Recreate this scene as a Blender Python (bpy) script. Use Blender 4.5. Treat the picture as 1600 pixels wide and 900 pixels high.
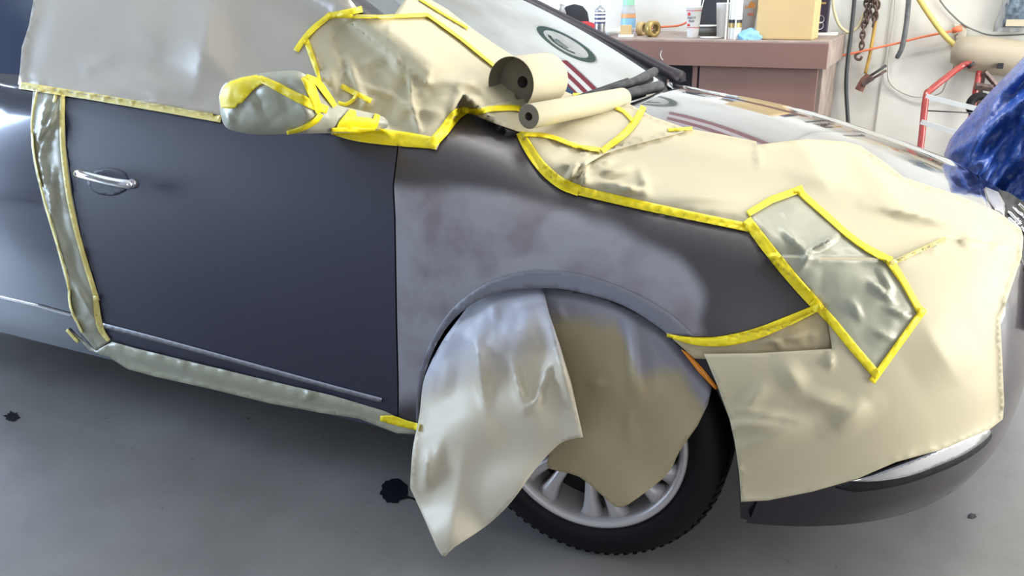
import bpy, bmesh, math, random
from mathutils import Vector, Matrix, noise, geometry
from mathutils.bvhtree import BVHTree
random.seed(7)
for o in list(bpy.data.objects): bpy.data.objects.remove(o)
SC=bpy.context.scene; COL=SC.collection
R=math.radians
# ------------------------------------------------------------------ camera
CP=Vector((.655,-1.608,1.338)); YAW,PIT,ROL=R(26.72),R(19.77),R(-.87); FPX=1316.
fw=Vector((-math.sin(YAW)*math.cos(PIT),math.cos(YAW)*math.cos(PIT),-math.sin(PIT)))
r0=Vector((math.cos(YAW),math.sin(YAW),0)); u0=r0.cross(fw)
rt=math.cos(ROL)*r0+math.sin(ROL)*u0; up=-math.sin(ROL)*r0+math.cos(ROL)*u0
cam=bpy.data.cameras.new('camera'); co=bpy.data.objects.new('camera',cam); COL.objects.link(co)
m=Matrix((rt,up,-fw)).transposed().to_4x4(); m.translation=CP; co.matrix_world=m
cam.sensor_width=36; cam.lens=FPX*36/1600; cam.clip_start=.05
SC.camera=co
# ------------------------------------------------------------------ light
SC.view_settings.view_transform='Standard'; SC.view_settings.look='None'
SC.view_settings.gamma=1; SC.view_settings.use_curve_mapping=False
SC.view_settings.exposure=.1
W=bpy.data.worlds.new('world'); SC.world=W; W.use_nodes=True
W.node_tree.nodes['Background'].inputs[0].default_value=(.72,.84,1,1)
W.node_tree.nodes['Background'].inputs[1].default_value=1.6
def area(name,loc,target,sx,sy,power,color):
    l=bpy.data.lights.new(name,'AREA'); l.shape='RECTANGLE'; l.size=sx; l.size_y=sy; l.energy=power; l.color=color
    o=bpy.data.objects.new(name,l); COL.objects.link(o); o.location=loc
    o.rotation_euler=(Vector(target)-Vector(loc)).to_track_quat('-Z','Y').to_euler(); return o
# daylight standing in two garage doorways, an added camera-side fill, and two ceiling lamps
area('daylight_rear_doorway',(-6.9,-.6,1.55),(0,-.6,1.2),4.6,2.9,640,(.62,.78,1))
area('daylight_front_doorway',(5.4,1.9,1.7),(0,1.9,1.1),4.6,3.2,470,(1,.97,.9))
area('side_fill_light',(3.1,-5.4,1.8),(1.6,0,.9),2.6,3.0,30,(1,.96,.9))  # added weak fill that brightens the camera side of the car
area('ceiling_lamp_light',(-.6,2.6,4.36),(-.6,2.6,0),2.4,.3,110,(1,.98,.94))
area('ceiling_lamp_light',(2.6,2.2,4.36),(2.6,2.2,0),2.4,.3,80,(1,.97,.92))

# ------------------------------------------------------------------ helpers
def ray(u,v): return (rt*((u-800)/FPX)+up*((450-v)/FPX)+fw)
def on(u,v,ax,val):
    d=ray(u,v); return CP+d*((val-CP[ax])/d[ax])
def pj(p):
    q=Vector(p)-CP; z=q.dot(fw); return (800+FPX*q.dot(rt)/z, 450-FPX*q.dot(up)/z)
def mesh_obj(name,verts,faces,mat,parent=None,smooth=True):
    me=bpy.data.meshes.new(name); me.from_pydata([tuple(v) for v in verts],[],faces); me.update()
    if smooth:
        for p in me.polygons: p.use_smooth=True
    if mat: me.materials.append(mat)
    o=bpy.data.objects.new(name,me); COL.objects.link(o)
    if parent: o.parent=parent
    return o
def bm_obj(name,bm,mat,parent=None,smooth=False,bevel=0):
    bmesh.ops.recalc_face_normals(bm,faces=bm.faces)
    me=bpy.data.meshes.new(name); bm.to_mesh(me); bm.free()
    if smooth:
        for p in me.polygons: p.use_smooth=True
    me.materials.append(mat)
    o=bpy.data.objects.new(name,me); COL.objects.link(o)
    if parent: o.parent=parent
    if bevel:
        b=o.modifiers.new('bevel','BEVEL'); b.width=bevel; b.segments=2; b.limit_method='ANGLE'
    return o
def empty(name,loc=(0,0,0)):
    o=bpy.data.objects.new(name,None); COL.objects.link(o); o.location=loc; o.empty_display_size=.05; return o
def tag(o,label,cat,group=None,kind=None):
    if label: o['label']=label
    if cat: o['category']=cat
    if group: o['group']=group
    if kind: o['kind']=kind
    return o
def struct(o): o['kind']='structure'; return o
def finish(root):
    """parts were built in world space: bring them under a root that stands elsewhere"""
    bpy.context.view_layer.update()
    inv=Matrix.Translation(root.location).inverted()
    for c in root.children: c.matrix_parent_inverse=inv
def bbox(bm,c,s,rot=None):
    mt=Matrix.Translation(c)@(rot.to_4x4() if rot else Matrix.Identity(4))@Matrix.Diagonal((s[0],s[1],s[2],1))
    bmesh.ops.create_cube(bm,size=1,matrix=mt)
def lathe(bm,prof,origin=(0,0,0),axis=None,n=28,cap=True):
    """prof: (radius, height) list"""
    q=Vector((0,0,1)).rotation_difference(Vector(axis or (0,0,1)).normalized())
    o=Vector(origin); rings=[]
    for r,h in prof:
        rings.append([bm.verts.new(o+q@Vector((r*math.cos(2*math.pi*i/n),r*math.sin(2*math.pi*i/n),h))) for i in range(n)])
    for a,b in zip(rings,rings[1:]):
        for i in range(n):
            bm.faces.new((a[i],a[(i+1)%n],b[(i+1)%n],b[i]))
    if cap:
        if prof[0][0]>1e-5: bm.faces.new(rings[0][::-1])
        if prof[-1][0]>1e-5: bm.faces.new(rings[-1])
def smooth_path(pts,k=6):
    pts=[Vector(p) for p in pts]; out=[]
    P=[pts[0]*2-pts[1]]+pts+[pts[-1]*2-pts[-2]]
    for i in range(1,len(P)-2):
        for j in range(k):
            t=j/k; a,b,c,d=P[i-1:i+3]
            out.append(.5*((2*b)+(c-a)*t+(2*a-5*b+4*c-d)*t*t+(3*b-a-3*c+d)*t**3))
    out.append(pts[-1]); return out
def tube(bm,pts,r,n=10,k=6,closed=False):
    p=smooth_path(pts,k) if k>1 else [Vector(q) for q in pts]
    rings=[];prev=None
    for i,q in enumerate(p):
        t=(p[min(i+1,len(p)-1)]-p[max(i-1,0)]).normalized()
        if prev is None: a=t.orthogonal().normalized()
        else: a=(prev-t*prev.dot(t)).normalized()
        prev=a;b=t.cross(a); rr=r(i/(len(p)-1)) if callable(r) else r
        rings.append([bm.verts.new(q+(a*math.cos(2*math.pi*j/n)+b*math.sin(2*math.pi*j/n))*rr) for j in range(n)])
    for a,b in zip(rings,rings[1:]):
        for j in range(n): bm.faces.new((a[j],a[(j+1)%n],b[(j+1)%n],b[j]))
    bm.faces.new(rings[0][::-1]); bm.faces.new(rings[-1])
def lerp(a,b,t): return a+(b-a)*t
def interp(x,tab):
    if x<=tab[0][0]: return tab[0][1]
    for (a,ya),(b,yb) in zip(tab,tab[1:]):
        if x<=b: return lerp(ya,yb,(x-a)/(b-a))
    return tab[-1][1]
def sinterp(x,tab):
    """smooth (catmull-rom) interpolation of a table"""
    n=len(tab)
    if x<=tab[0][0]: return tab[0][1]
    if x>=tab[-1][0]: return tab[-1][1]
    for i in range(n-1):
        if x<=tab[i+1][0]:
            x0,y0=tab[i];x1,y1=tab[i+1];h=x1-x0
            m0=(y1-tab[i-1][1])/(x1-tab[i-1][0]) if i>0 else (y1-y0)/h
            m1=(tab[i+2][1]-y0)/(tab[i+2][0]-x0) if i<n-2 else (y1-y0)/h
            t=(x-x0)/h
            return (2*t**3-3*t*t+1)*y0+(t**3-2*t*t+t)*h*m0+(-2*t**3+3*t*t)*y1+(t**3-t*t)*h*m1
# ------------------------------------------------------------------ materials
def mat(name,color,rough=.5,metal=0,coat=0,spec=.5,ior=None,var=0,vscale=6,bump=0,bscale=60,bdist=.002,alpha=None,trans=0,sheen=0,coat_rough=.03):
    m=bpy.data.materials.new(name); m.use_nodes=True; nt=m.node_tree; b=nt.nodes['Principled BSDF']
    b.inputs['Base Color'].default_value=(*color,1); b.inputs['Roughness'].default_value=rough
    b.inputs['Metallic'].default_value=metal; b.inputs['Coat Weight'].default_value=coat
    b.inputs['Coat Roughness'].default_value=coat_rough
    b.inputs['Specular IOR Level'].default_value=spec; b.inputs['Transmission Weight'].default_value=trans
    b.inputs['Sheen Weight'].default_value=sheen
    if ior: b.inputs['IOR'].default_value=ior
    if alpha is not None: b.inputs['Alpha'].default_value=alpha
    tc=nt.nodes.new('ShaderNodeTexCoord')
    if var:
        n=nt.nodes.new('ShaderNodeTexNoise'); n.inputs['Scale'].default_value=vscale; n.inputs['Detail'].default_value=5
        nt.links.new(tc.outputs['Object'],n.inputs['Vector'])
        mr=nt.nodes.new('ShaderNodeMapRange'); mr.inputs[1].default_value=.3;mr.inputs[2].default_value=.7
        mr.inputs[3].default_value=1-var; mr.inputs[4].default_value=1+var
        nt.links.new(n.outputs['Fac'],mr.inputs[0])
        mx=nt.nodes.new('ShaderNodeVectorMath'); mx.operation='SCALE'; mx.inputs[0].default_value=color
        nt.links.new(mr.outputs[0],mx.inputs['Scale']); nt.links.new(mx.outputs[0],b.inputs['Base Color'])
    if bump:
        n=nt.nodes.new('ShaderNodeTexNoise'); n.inputs['Scale'].default_value=bscale; n.inputs['Detail'].default_value=6
        nt.links.new(tc.outputs['Object'],n.inputs['Vector'])
        bp=nt.nodes.new('ShaderNodeBump'); bp.inputs['Strength'].default_value=bump; bp.inputs['Distance'].default_value=bdist
        nt.links.new(n.outputs['Fac'],bp.inputs['Height']); nt.links.new(bp.outputs[0],b.inputs['Normal'])
    return m
def attr_mix(m,attr,col2,base=None):
    """mix a second (sprayed) colour by a mesh attribute: real overspray mist on the surface"""
    nt=m.node_tree; b=nt.nodes['Principled BSDF']
    a=nt.nodes.new('ShaderNodeAttribute'); a.attribute_name=attr
    mx=nt.nodes.new('ShaderNodeMix'); mx.data_type='RGBA'
    src=b.inputs['Base Color'].links[0].from_socket if b.inputs['Base Color'].is_linked else None
    if src: nt.links.new(src,mx.inputs[6])
    else: mx.inputs[6].default_value=b.inputs['Base Color'].default_value
    mx.inputs[7].default_value=(*col2,1)
    nt.links.new(a.outputs['Fac'],mx.inputs[0]); nt.links.new(mx.outputs[2],b.inputs['Base Color']); return mx
M={}
M['paper']=mat('masking_paper',(.50,.445,.30),.58,var=.03,vscale=3,bump=.04,bscale=14,bdist=.01,spec=.45)
M['paper_green']=mat('masking_paper_green',(.37,.365,.275),.34,var=.04,vscale=5,bump=.15,bscale=16,bdist=.01)
M['paper_window']=mat('masking_paper_bluish_light',(.43,.385,.325),.36,var=.04,vscale=2,bump=.1,bscale=8,bdist=.01)  # mauve tint of bluish light is put into this paper's colour
M['drape']=mat('masking_paper_oversprayed',(.55,.49,.375),.48,var=.03,vscale=4,bump=.1,bscale=10,bdist=.01)
attr_mix(M['drape'],'mist',(.40,.40,.47))
M['drape_tan']=mat('masking_paper_tan',(.41,.335,.195),.5,var=.03,vscale=4,bump=.1,bscale=10,bdist=.01)
attr_mix(M['drape_tan'],'mist',(.27,.26,.30))
M['paper_core']=mat('paper_edge_recess_shade',(.19,.165,.115),.8,var=.08,vscale=40)
M['cardboard_core']=mat('cardboard_core',(.10,.07,.06),.9)
M['tape']=mat('yellow_masking_tape',(.90,.72,.01),.5,var=.1,vscale=30,bump=.25,bscale=120,bdist=.001)
M['tape_glare']=mat('glare_washed_tape',(.80,.68,.22),.45,var=.08,vscale=30,bump=.2,bscale=120,bdist=.001)  # washed-out copy of the yellow tape, glare put into the colour
M['paint']=mat('purple_grey_gloss_paint',(.020,.015,.022),.25,metal=.1,coat=.4,spec=.4,coat_rough=.03)
M['paint_hood']=mat('hood_gloss_paint',(.05,.045,.055),.12,metal=.6,coat=1,spec=1,coat_rough=.015,ior=1.8)
M['paint_blue']=mat('rear_door_gloss_paint',(.028,.035,.07),.16,metal=.3,coat=1,spec=.8,coat_rough=.06)
M['basecoat']=mat('door_matte_basecoat',(.030,.030,.052),.5,var=.04,vscale=4,spec=.45)
M['fender']=mat('fender_matte_basecoat',(.050,.042,.048),.42,spec=.45)
mixn=attr_mix(M['fender'],'primer',(.235,.235,.275))
M['arch']=mat('arch_lip_shaded_primer',(.17,.17,.205),.5)
M['shell']=mat('dark_gap_backing',(.012,.01,.012),.5)  # near-black backing behind panel gaps; under the bench it paints shade
M['black']=mat('black_plastic',(.008,.008,.010),.4,spec=.25)
M['cowl']=mat('dusty_black_plastic',(.045,.045,.05),.6,var=.7,vscale=16,spec=.3)
M['rubber']=mat('tyre_rubber',(.007,.006,.008),.55,bump=.1,bscale=80,spec=.2)
M['alloy']=mat('alloy_rim',(.55,.52,.52),.4,metal=.35)
M['chrome']=mat('chrome',(.8,.8,.82),.06,metal=1)
M['dullchrome']=mat('satin_chrome_trim',(.42,.42,.46),.3,metal=.8)
M['glass']=mat('windshield_glass',(.02,.03,.03),.02,spec=1,ior=2.6,coat=1,coat_rough=.01)
M['side_glass']=mat('dark_blue_side_glass',(.025,.04,.09),.12,spec=.5,coat=.2)
M['pillar']=mat('dark_pillar_paint',(.012,.009,.016),.4,spec=.2)
M['orange']=mat('orange_marker',(.75,.24,.01),.3)
# primer patch: brownish sanding marks in the mist
nt=M['fender'].node_tree
tc=nt.nodes.new('ShaderNodeTexCoord'); nz=nt.nodes.new('ShaderNodeTexNoise'); nz.inputs['Scale'].default_value=7; nz.inputs['Detail'].default_value=6
nt.links.new(tc.outputs['Object'],nz.inputs['Vector'])
cr=nt.nodes.new('ShaderNodeValToRGB'); cr.color_ramp.elements[0].position=.34; cr.color_ramp.elements[0].color=(.20,.17,.195,1)
cr.color_ramp.elements[1].position=.52; cr.color_ramp.elements[1].color=(.29,.285,.315,1)
nt.links.new(nz.outputs['Fac'],cr.inputs[0]); nt.links.new(cr.outputs[0],mixn.inputs[7])

# ------------------------------------------------------------------ the room
def room():
    fl=mat('concrete_floor',(.33,.325,.33),.34,spec=.5)
    nt=fl.node_tree;b=nt.nodes['Principled BSDF'];tc=nt.nodes.new('ShaderNodeTexCoord')
    n1=nt.nodes.new('ShaderNodeTexNoise');n1.inputs['Scale'].default_value=1.6;n1.inputs['Detail'].default_value=9;n1.inputs['Roughness'].default_value=.6
    n2=nt.nodes.new('ShaderNodeTexNoise');n2.inputs['Scale'].default_value=26;n2.inputs['Detail'].default_value=8
    for n in(n1,n2): nt.links.new(tc.outputs['Object'],n.inputs['Vector'])
    c1=nt.nodes.new('ShaderNodeValToRGB');c1.color_ramp.elements[0].position=.3;c1.color_ramp.elements[0].color=(.165,.158,.155,1)
    c1.color_ramp.elements[1].position=.7;c1.color_ramp.elements[1].color=(.25,.245,.245,1);nt.links.new(n1.outputs[0],c1.inputs[0])
    c2=nt.nodes.new('ShaderNodeValToRGB');c2.color_ramp.elements[0].position=.24;c2.color_ramp.elements[0].color=(.35,.35,.35,1)
    c2.color_ramp.elements[1].position=.31;c2.color_ramp.elements[1].color=(1,1,1,1);nt.links.new(n2.outputs[0],c2.inputs[0])
    mx=nt.nodes.new('ShaderNodeMix');mx.data_type='RGBA';mx.blend_type='MULTIPLY';mx.inputs[0].default_value=1
    nt.links.new(c1.outputs[0],mx.inputs[6]);nt.links.new(c2.outputs[0],mx.inputs[7]);nt.links.new(mx.outputs[2],b.inputs['Base Color'])
    rr=nt.nodes.new('ShaderNodeMapRange');rr.inputs[3].default_value=.26;rr.inputs[4].default_value=.42
    nt.links.new(n1.outputs[0],rr.inputs[0]);nt.links.new(rr.outputs[0],b.inputs['Roughness'])
    bp=nt.nodes.new('ShaderNodeBump');bp.inputs['Strength'].default_value=.15;bp.inputs['Distance'].default_value=.004
    nt.links.new(n2.outputs[0],bp.inputs['Height']);nt.links.new(bp.outputs[0],b.inputs['Normal'])
    bm=bmesh.new(); bbox(bm,(-.75,-.3,-.05),(12.5,10.4,.1)); struct(bm_obj('floor',bm,fl))
    wm=mat('white_painted_wall',(.74,.745,.70),.6,bump=.05,bscale=20)
    nt=wm.node_tree;b=nt.nodes['Principled BSDF'];tc=nt.nodes.new('ShaderNodeTexCoord')
    # brown grime low on the wall, a stain of its own shape
    n=nt.nodes.new('ShaderNodeTexNoise');n.inputs['Scale'].default_value=1.3;n.inputs['Detail'].default_value=5;nt.links.new(tc.outputs['Object'],n.inputs['Vector'])
    cr=nt.nodes.new('ShaderNodeValToRGB');cr.color_ramp.elements[0].position=.42;cr.color_ramp.elements[0].color=(.76,.765,.72,1)
    cr.color_ramp.elements[1].position=.75;cr.color_ramp.elements[1].color=(.56,.52,.45,1);nt.links.new(n.outputs[0],cr.inputs[0]);nt.links.new(cr.outputs[0],b.inputs['Base Color'])
    bm=bmesh.new(); bbox(bm,(-.75,4.75,2.2),(12.5,.1,4.4)); struct(bm_obj('wall_back',bm,wm))
    gm=mat('grey_wall',(.30,.30,.31),.7)
    bm=bmesh.new()
    for c,s in (((-7.05,3.3,2.2),(.1,2.8,4.4)),((-7.05,-4.2,2.2),(.1,2.6,4.4)),((-7.05,-.5,3.75),(.1,4.8,1.3))): bbox(bm,c,s)
    struct(bm_obj('wall_left',bm,gm))
    bm=bmesh.new()
    for c,s in (((5.55,4.5,2.2),(.1,.4,4.4)),((5.55,-3.0,2.2),(.1,5.0,4.4)),((5.55,1.9,3.9),(.1,4.8,1.0))): bbox(bm,c,s)
    struct(bm_obj('wall_right',bm,gm))
    bm=bmesh.new()
    for c,s in (((-2.75,-5.55,2.2),(8.6,.1,4.4)),((5.05,-5.55,2.2),(1.1,.1,4.4)),((3.1,-5.55,3.85),(2.8,.1,1.1))): bbox(bm,c,s)
    struct(bm_obj('wall_front',bm,gm))
    bm=bmesh.new(); bbox(bm,(-.75,-.3,4.45),(12.5,10.4,.1)); struct(bm_obj('ceiling',bm,mat('ceiling_board',(.62,.62,.60),.8)))
room()
# ------------------------------------------------------------------ car body surface
ZSH=[(-3.4,1.10),(-1.65,1.085),(-1.05,1.05),(-.6,1.012),(-.4,.99),(-.25,.955),(-.1,.905),(.1,.878),(.3,.85),(.45,.815),(.6,.79),(.8,.755),(.95,.72)]
ZC=[(-3.4,1.12),(-.35,1.04),(0,1.005),(.3,.945),(.55,.875),(.75,.80),(.88,.745),(.95,.72)]
INS=[(0,.050),(.1,.028),(.28,.008),(.45,.0),(.62,.006),(.76,.026),(.9,.07),(.965,.115),(1,.17)]
XN=[(.15,.90),(.25,.945),(.42,.965),(.55,.955),(.68,.925),(.78,.88)]
X0=.1;NE=2.45
def z0(X): return .175+.03*min(1,max(0,(-X-.3)/.2))
def plan(station,s):
    """station<=0: straight part at that X; 0..1: superellipse angle"""
    kind,val=station
    if kind=='x':
        X=val; zt=sinterp(X,ZSH); z=z0(X)+s*(zt-z0(X)); return Vector((X,sinterp(s,INS),z))
    th=val*math.pi/2
    X=X0+.83*math.sin(th)**(2/NE)
    for _ in range(3):
        zt=sinterp(X,ZSH); z=z0(X)+s*(zt-z0(X)); a=sinterp(z,XN)-X0
        X=X0+a*math.sin(th)**(2/NE)
    b=.93-sinterp(s,INS); 
    return Vector((X,.93-b*max(0,math.cos(th))**(2/NE),z))
def topz(X,q):
    a=sinterp(X,ZSH); c=sinterp(X,ZC); return a+(c-a)*(1-(1-q)**1.7)
def body_mesh():
    st=[('x',-3.4+i*.05) for i in range(60)]; st=[s for s in st if s[1]<-.45]
    x=-.45
    while x<X0-.001: st.append(('x',x)); x+=.02
    st+= [('t',i/70) for i in range(0,71)]
    NS=56;NQ=26
    rows=[]
    for k in st:
        row=[plan(k,i/NS) for i in range(NS+1)]
        e=row[-1]
        for j in range(1,NQ+1):
            q=j/NQ; row.append(Vector((e.x,lerp(e.y,.93,q),topz(e.x,q) )))
        rows.append(row)
    rows+= [[Vector((p.x,1.86-p.y,p.z)) for p in r] for r in rows[:-1][::-1]]
    V=[p for r in rows for p in r]; n=len(rows[0]); Fc=[]
    for i in range(len(rows)-1):
        for j in range(n-1):
            a=i*n+j; Fc.append((a,a+n,a+n+1,a+1))
    return V,Fc,NS,n,len(rows)
BV,BF,NS,NROW,NST=body_mesh()
def inarch(c,r=.425): return c.y<.5 and c.x**2+(c.z-.33)**2<r*r
def bvh_of(V,F): return BVHTree.FromPolygons([tuple(v) for v in V],[tuple(f) for f in F])
B_BODY=bvh_of(BV,BF)
VN=[Vector() for _ in BV]
for f in BF:
    n_=(BV[f[1]]-BV[f[0]]).cross(BV[f[3]]-BV[f[0]])
    for a in f: VN[a]+=n_
for q in VN: q.normalize()
# windshield surface
def WS(y,t): return Vector((-.30+.10*(1-((y-.93)/.69)**2)-t*.95,y,1.005+.585*t-.125*t*t))
wv=[];wf=[];NY=40;NT=24
for j in range(NT+1):
    t=-.02+j/NT*.98
    for i in range(NY+1):
        y=lerp(.24+.26*max(0,t)*.88,1.62-.26*max(0,t)*.88,i/NY)
        f=lerp(-1,1,i/NY); p=WS(.93+f*.69,t); p.y=y; wv.append(p)
for j in range(NT):
    for i in range(NY):
        a=j*(NY+1)+i; wf.append((a,a+1,a+NY+2,a+NY+1))
B_WS=bvh_of(wv,wf)
# side glass / roof (greenhouse)
def rail(X):
    k=min(max(-.27-X,0),.92); 
    z=1.01+.5*k; y=.24+.29*k
    if X<-1.19: z+= .05*(1-math.exp((X+1.19)*2)) ; y+=.02*(1-math.exp((X+1.19)*2))
    return Vector((X,y,z))
gv=[];gf=[];xs=[-.42-.04*i for i in range(75)]
for X in xs:
    e=Vector((X,.165,sinterp(X,ZSH)-.01)); r_=rail(X)
    for j in range(13):
        q=j/12; p=e.lerp(r_,q); p.y-=.025*math.sin(math.pi*q)*min(1,(-.27-X)/.6); gv.append(p)
for i in range(len(xs)-1):
    for j in range(12):
        a=i*13+j; gf.append((a,a+1,a+14,a+13))
B_SIDE=bvh_of(gv,gf)
rv=[];rf=[];xr=[-1.19-.06*i for i in range(38)]
for X in xr:
    r_=rail(X)
    for j in range(21):
        q=j/20;f=2*q-1
        rv.append(Vector((X,lerp(r_.y,1.86-r_.y,q),r_.z+.05*(1-f*f))))
for i in range(len(xr)-1):
    for j in range(20):
        a=i*21+j; rf.append((a,a+1,a+22,a+21))
# ------------------------------------------------------------------ patch tools
def inside(p,poly):
    x,y=p;c=False;n=len(poly)
    for i in range(n):
        x1,y1=poly[i];x2,y2=poly[i-1]
        if (y1>y)!=(y2>y) and x<(x2-x1)*(y-y1)/(y2-y1)+x1: c=not c
    return c
def segd(p,a,b):
    dx,dy=b[0]-a[0],b[1]-a[1];L=dx*dx+dy*dy
    t=0 if L==0 else max(0,min(1,((p[0]-a[0])*dx+(p[1]-a[1])*dy)/L))
    return math.hypot(p[0]-a[0]-t*dx,p[1]-a[1]-t*dy),t
def edged(p,poly): return min(segd(p,poly[i-1],poly[i])[0] for i in range(len(poly)))
def curve2(pts,k=5):
    return [(q.x,q.y) for q in smooth_path([Vector((a,b,0)) for a,b in pts],k)]
def resample(poly,sp):
    out=[]
    for i in range(len(poly)):
        a=poly[i];b=poly[(i+1)%len(poly)];L=math.hypot(b[0]-a[0],b[1]-a[1])
        if L<1e-6: continue
        n=max(1,round(L/sp))
        for j in range(n): out.append((a[0]+(b[0]-a[0])*j/n,a[1]+(b[1]-a[1])*j/n))
    return out
def tri(poly,sp):
    bd=resample(poly,sp); xs=[p[0] for p in bd];ys=[p[1] for p in bd]
    pts=[Vector(p) for p in bd]; nb=len(pts)
    y=min(ys);r=0
    while y<max(ys):
        x=min(xs)+(sp/2 if r%2 else 0)
        while x<max(xs):
            p=(x+random.uniform(-.005,.005)*sp,y+random.uniform(-.005,.005)*sp)
            if inside(p,bd) and edged(p,bd)>sp*.5: pts.append(Vector(p))
            x+=sp
        y+=sp*.866;r+=1
    v,e,f,*_=geometry.delaunay_2d_cdt(pts,[],[list(range(nb))],1,1e-4)
    F=[]
    for t in f:
        a,b,c=[v[i] for i in t[:3]]
        F.append(tuple(t) if (b-a).cross(c-a)<0 else tuple(t[::-1]))   # y down: this faces the viewer side
    return [tuple(p) for p in v],F
def cast(bvhs,d):
    best=None
    for b in bvhs:
        h=b.ray_cast(CP,d)
        if h[0] is not None and (best is None or h[3]<best[0]): best=(h[3],h[1])
    return best
def cell(p,s):
    return noise.voronoi(Vector(p)*s,distance_metric='DISTANCE')[0]
def crumple(amp,scale,seed=0):
    off=Vector((seed*3.1,seed*1.7,seed*.9))
    def f(u,v,P):
        q=P+off
        q=q+Vector((noise.noise(q*scale*.7),noise.noise(q*scale*.7+Vector((9,9,9))),0))*(.25/scale)
        d=cell(q,scale); d2=cell(q+Vector((5,5,5)),scale*2.1)
        return amp*(d[1]-d[0])*.9+amp*.35*(d2[1]-d2[0])
    return f
def swell(amp,scale,seed=0):
    off=Vector((seed*3.1,seed*1.7,seed*.9))
    return lambda u,v,P: amp*(.5+.9*noise.noise((P+off)*scale))
def creases(lst):
    def f(u,v,P):
        h=0
        for (a,b,c,d,w,ht) in lst:
            if abs(u-(a+c)/2)>abs(a-c)/2+w or abs(v-(b+d)/2)>abs(b-d)/2+w: continue
            dd,t=segd((u,v),(a,b),(c,d))
            if dd<w: h+=1.35*ht*(1-dd/w)**1.3*(.25+.75*math.sin(math.pi*min(1,max(0,t))) )
        return h
    return f
def add(*fs): return lambda u,v,P: sum(f(u,v,P) for f in fs)
def within(f,poly,fade=25):
    """limit a displacement to a region, fading at its border"""
    def g(u,v,P):
        if not inside((u,v),poly): return 0
        return f(u,v,P)*min(1,edged((u,v),poly)/fade)
    return g
def patch(name,poly,bvhs,material,parent=None,sp=8,off=.003,disp=None,relax=2,thick=.0006,tfun=None,edge_flat=0,mist=None,mistname='mist',smooth=True,over=None,gap=.002,truen=False,drop=False):
    vs,F=tri(poly,sp)
    D=[ray(*p).normalized() for p in vs]
    T=[None]*len(vs)
    for i,d in enumerate(D):
        if tfun: T[i]=tfun(vs[i],d)
        else:
            h=cast(bvhs,d)
            if h: T[i]=h[0]
    nb=[set() for _ in vs]
    for f in F:
        for a in f:
            for b in f:
                if a!=b: nb[a].add(b)
    miss=[i for i in range(len(vs)) if T[i] is None]
    fixed=set(miss); missed=set(miss)
    if drop: F=[f for f in F if not any(a in missed for a in f)]
    while miss:
        new={}
        for i in miss:
            k=[T[j] for j in nb[i] if T[j] is not None]
            if k: new[i]=sum(k)/len(k)
        if not new:
            for i in miss: new[i]=2.0
        for i,t in new.items(): T[i]=t
        miss=[i for i in miss if T[i] is None]
    for it in range(30 if fixed else 0):
        for i in fixed:
            if nb[i]: T[i]=sum(T[j] for j in nb[i])/len(nb[i])
    for it in range(relax):
        T=[.5*T[i]+.5*sum(T[j] for j in nb[i])/max(1,len(nb[i])) for i in range(len(vs))]
    P=[CP+D[i]*T[i] for i in range(len(vs))]
    N=[Vector() for _ in vs]
    for f in F:
        n=(P[f[1]]-P[f[0]]).cross(P[f[2]]-P[f[0]])
        for a in f: N[a]+=n
    V=[]
    for i in range(len(vs)):
        n=N[i].normalized() if N[i].length>0 else -D[i]
        c=max(.33,abs(n.dot(D[i]))); h=off
        q=P[i]-D[i]*(h/c)
        if over:
            hh=cast(over,D[i])
            if hh and (q-CP).length>hh[0]-gap: q=CP+D[i]*(hh[0]-gap)
        if disp:
            k=1 if not edge_flat else min(1,edged(vs[i],poly)/edge_flat)
            q=q-D[i]*(max(0,disp(vs[i][0],vs[i][1],P[i]))*k/c)
        V.append(q)
    if drop:
        used=sorted({i for f in F for i in f}); mp={j:i for i,j in enumerate(used)}
        V=[V[i] for i in used]; vs=[vs[i] for i in used]; F=[tuple(mp[i] for i in f) for f in F]
    o=mesh_obj(name,V,F,material,parent,smooth)
    if truen:
        NN=[]
        for q in V:
            h_=B_BODY.find_nearest(q); idx=BF[h_[2]]; n_=Vector()
            for j in idx: n_+=VN[j]/((BV[j]-h_[0]).length+1e-4)
            NN.append(n_.normalized())
        o.data.normals_split_custom_set_from_vertices(NN)
    if mist:
        at=o.data.attributes.new(mistname,'FLOAT','POINT')
        for i in range(len(vs)): at.data[i].value=mist(*vs[i],V[i])
    if thick:
        s=o.modifiers.new('thickness','SOLIDIFY'); s.thickness=thick; s.offset=-1
    return o,bvh_of(V,F)
def strip_poly(pts,w,ragged=.6):
    """tape outline round a centre line; w is full width in reference pixels (number or list)"""
    p=[Vector(q) for q in pts];n=len(p);L=[];Rr=[]
    for i in range(n):
        t=(p[min(i+1,n-1)]-p[max(i-1,0)]).normalized(); nn=Vector((-t.y,t.x))
        ww=(w[i] if isinstance(w,(list,tuple)) else w)/2
        L.append(p[i]+nn*ww);Rr.append(p[i]-nn*ww)
    return [tuple(q) for q in L+Rr[::-1]]
LAYERS=[]   # surfaces tape can stick to
def tape(pts,w,label,on_=None,pale=False,group=None,k=4,off=.0042,poly=None,sp=4,name='masking_tape'):
    if poly is None:
        if k>1 and len(pts)>2:
            if isinstance(w,(list,tuple)):
                q=smooth_path([Vector((a,b,c)) for (a,b),c in zip(pts,w)],k); pts=[(s.x,s.y) for s in q]; w=[s.z for s in q]
            else: pts=curve2(pts,k)
        poly=strip_poly(pts,w)
    o,b=patch(name,poly,on_ or LAYERS,M['tape_glare'] if pale else M['tape'],sp=sp,off=off,relax=0,thick=.0003,
        disp=lambda u,v,P:.0007*(1+noise.noise(P*70)))
    tag(o,label,'tape',group or 'masking tape strips on the car'); LAYERS.append(b); return o
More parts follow.
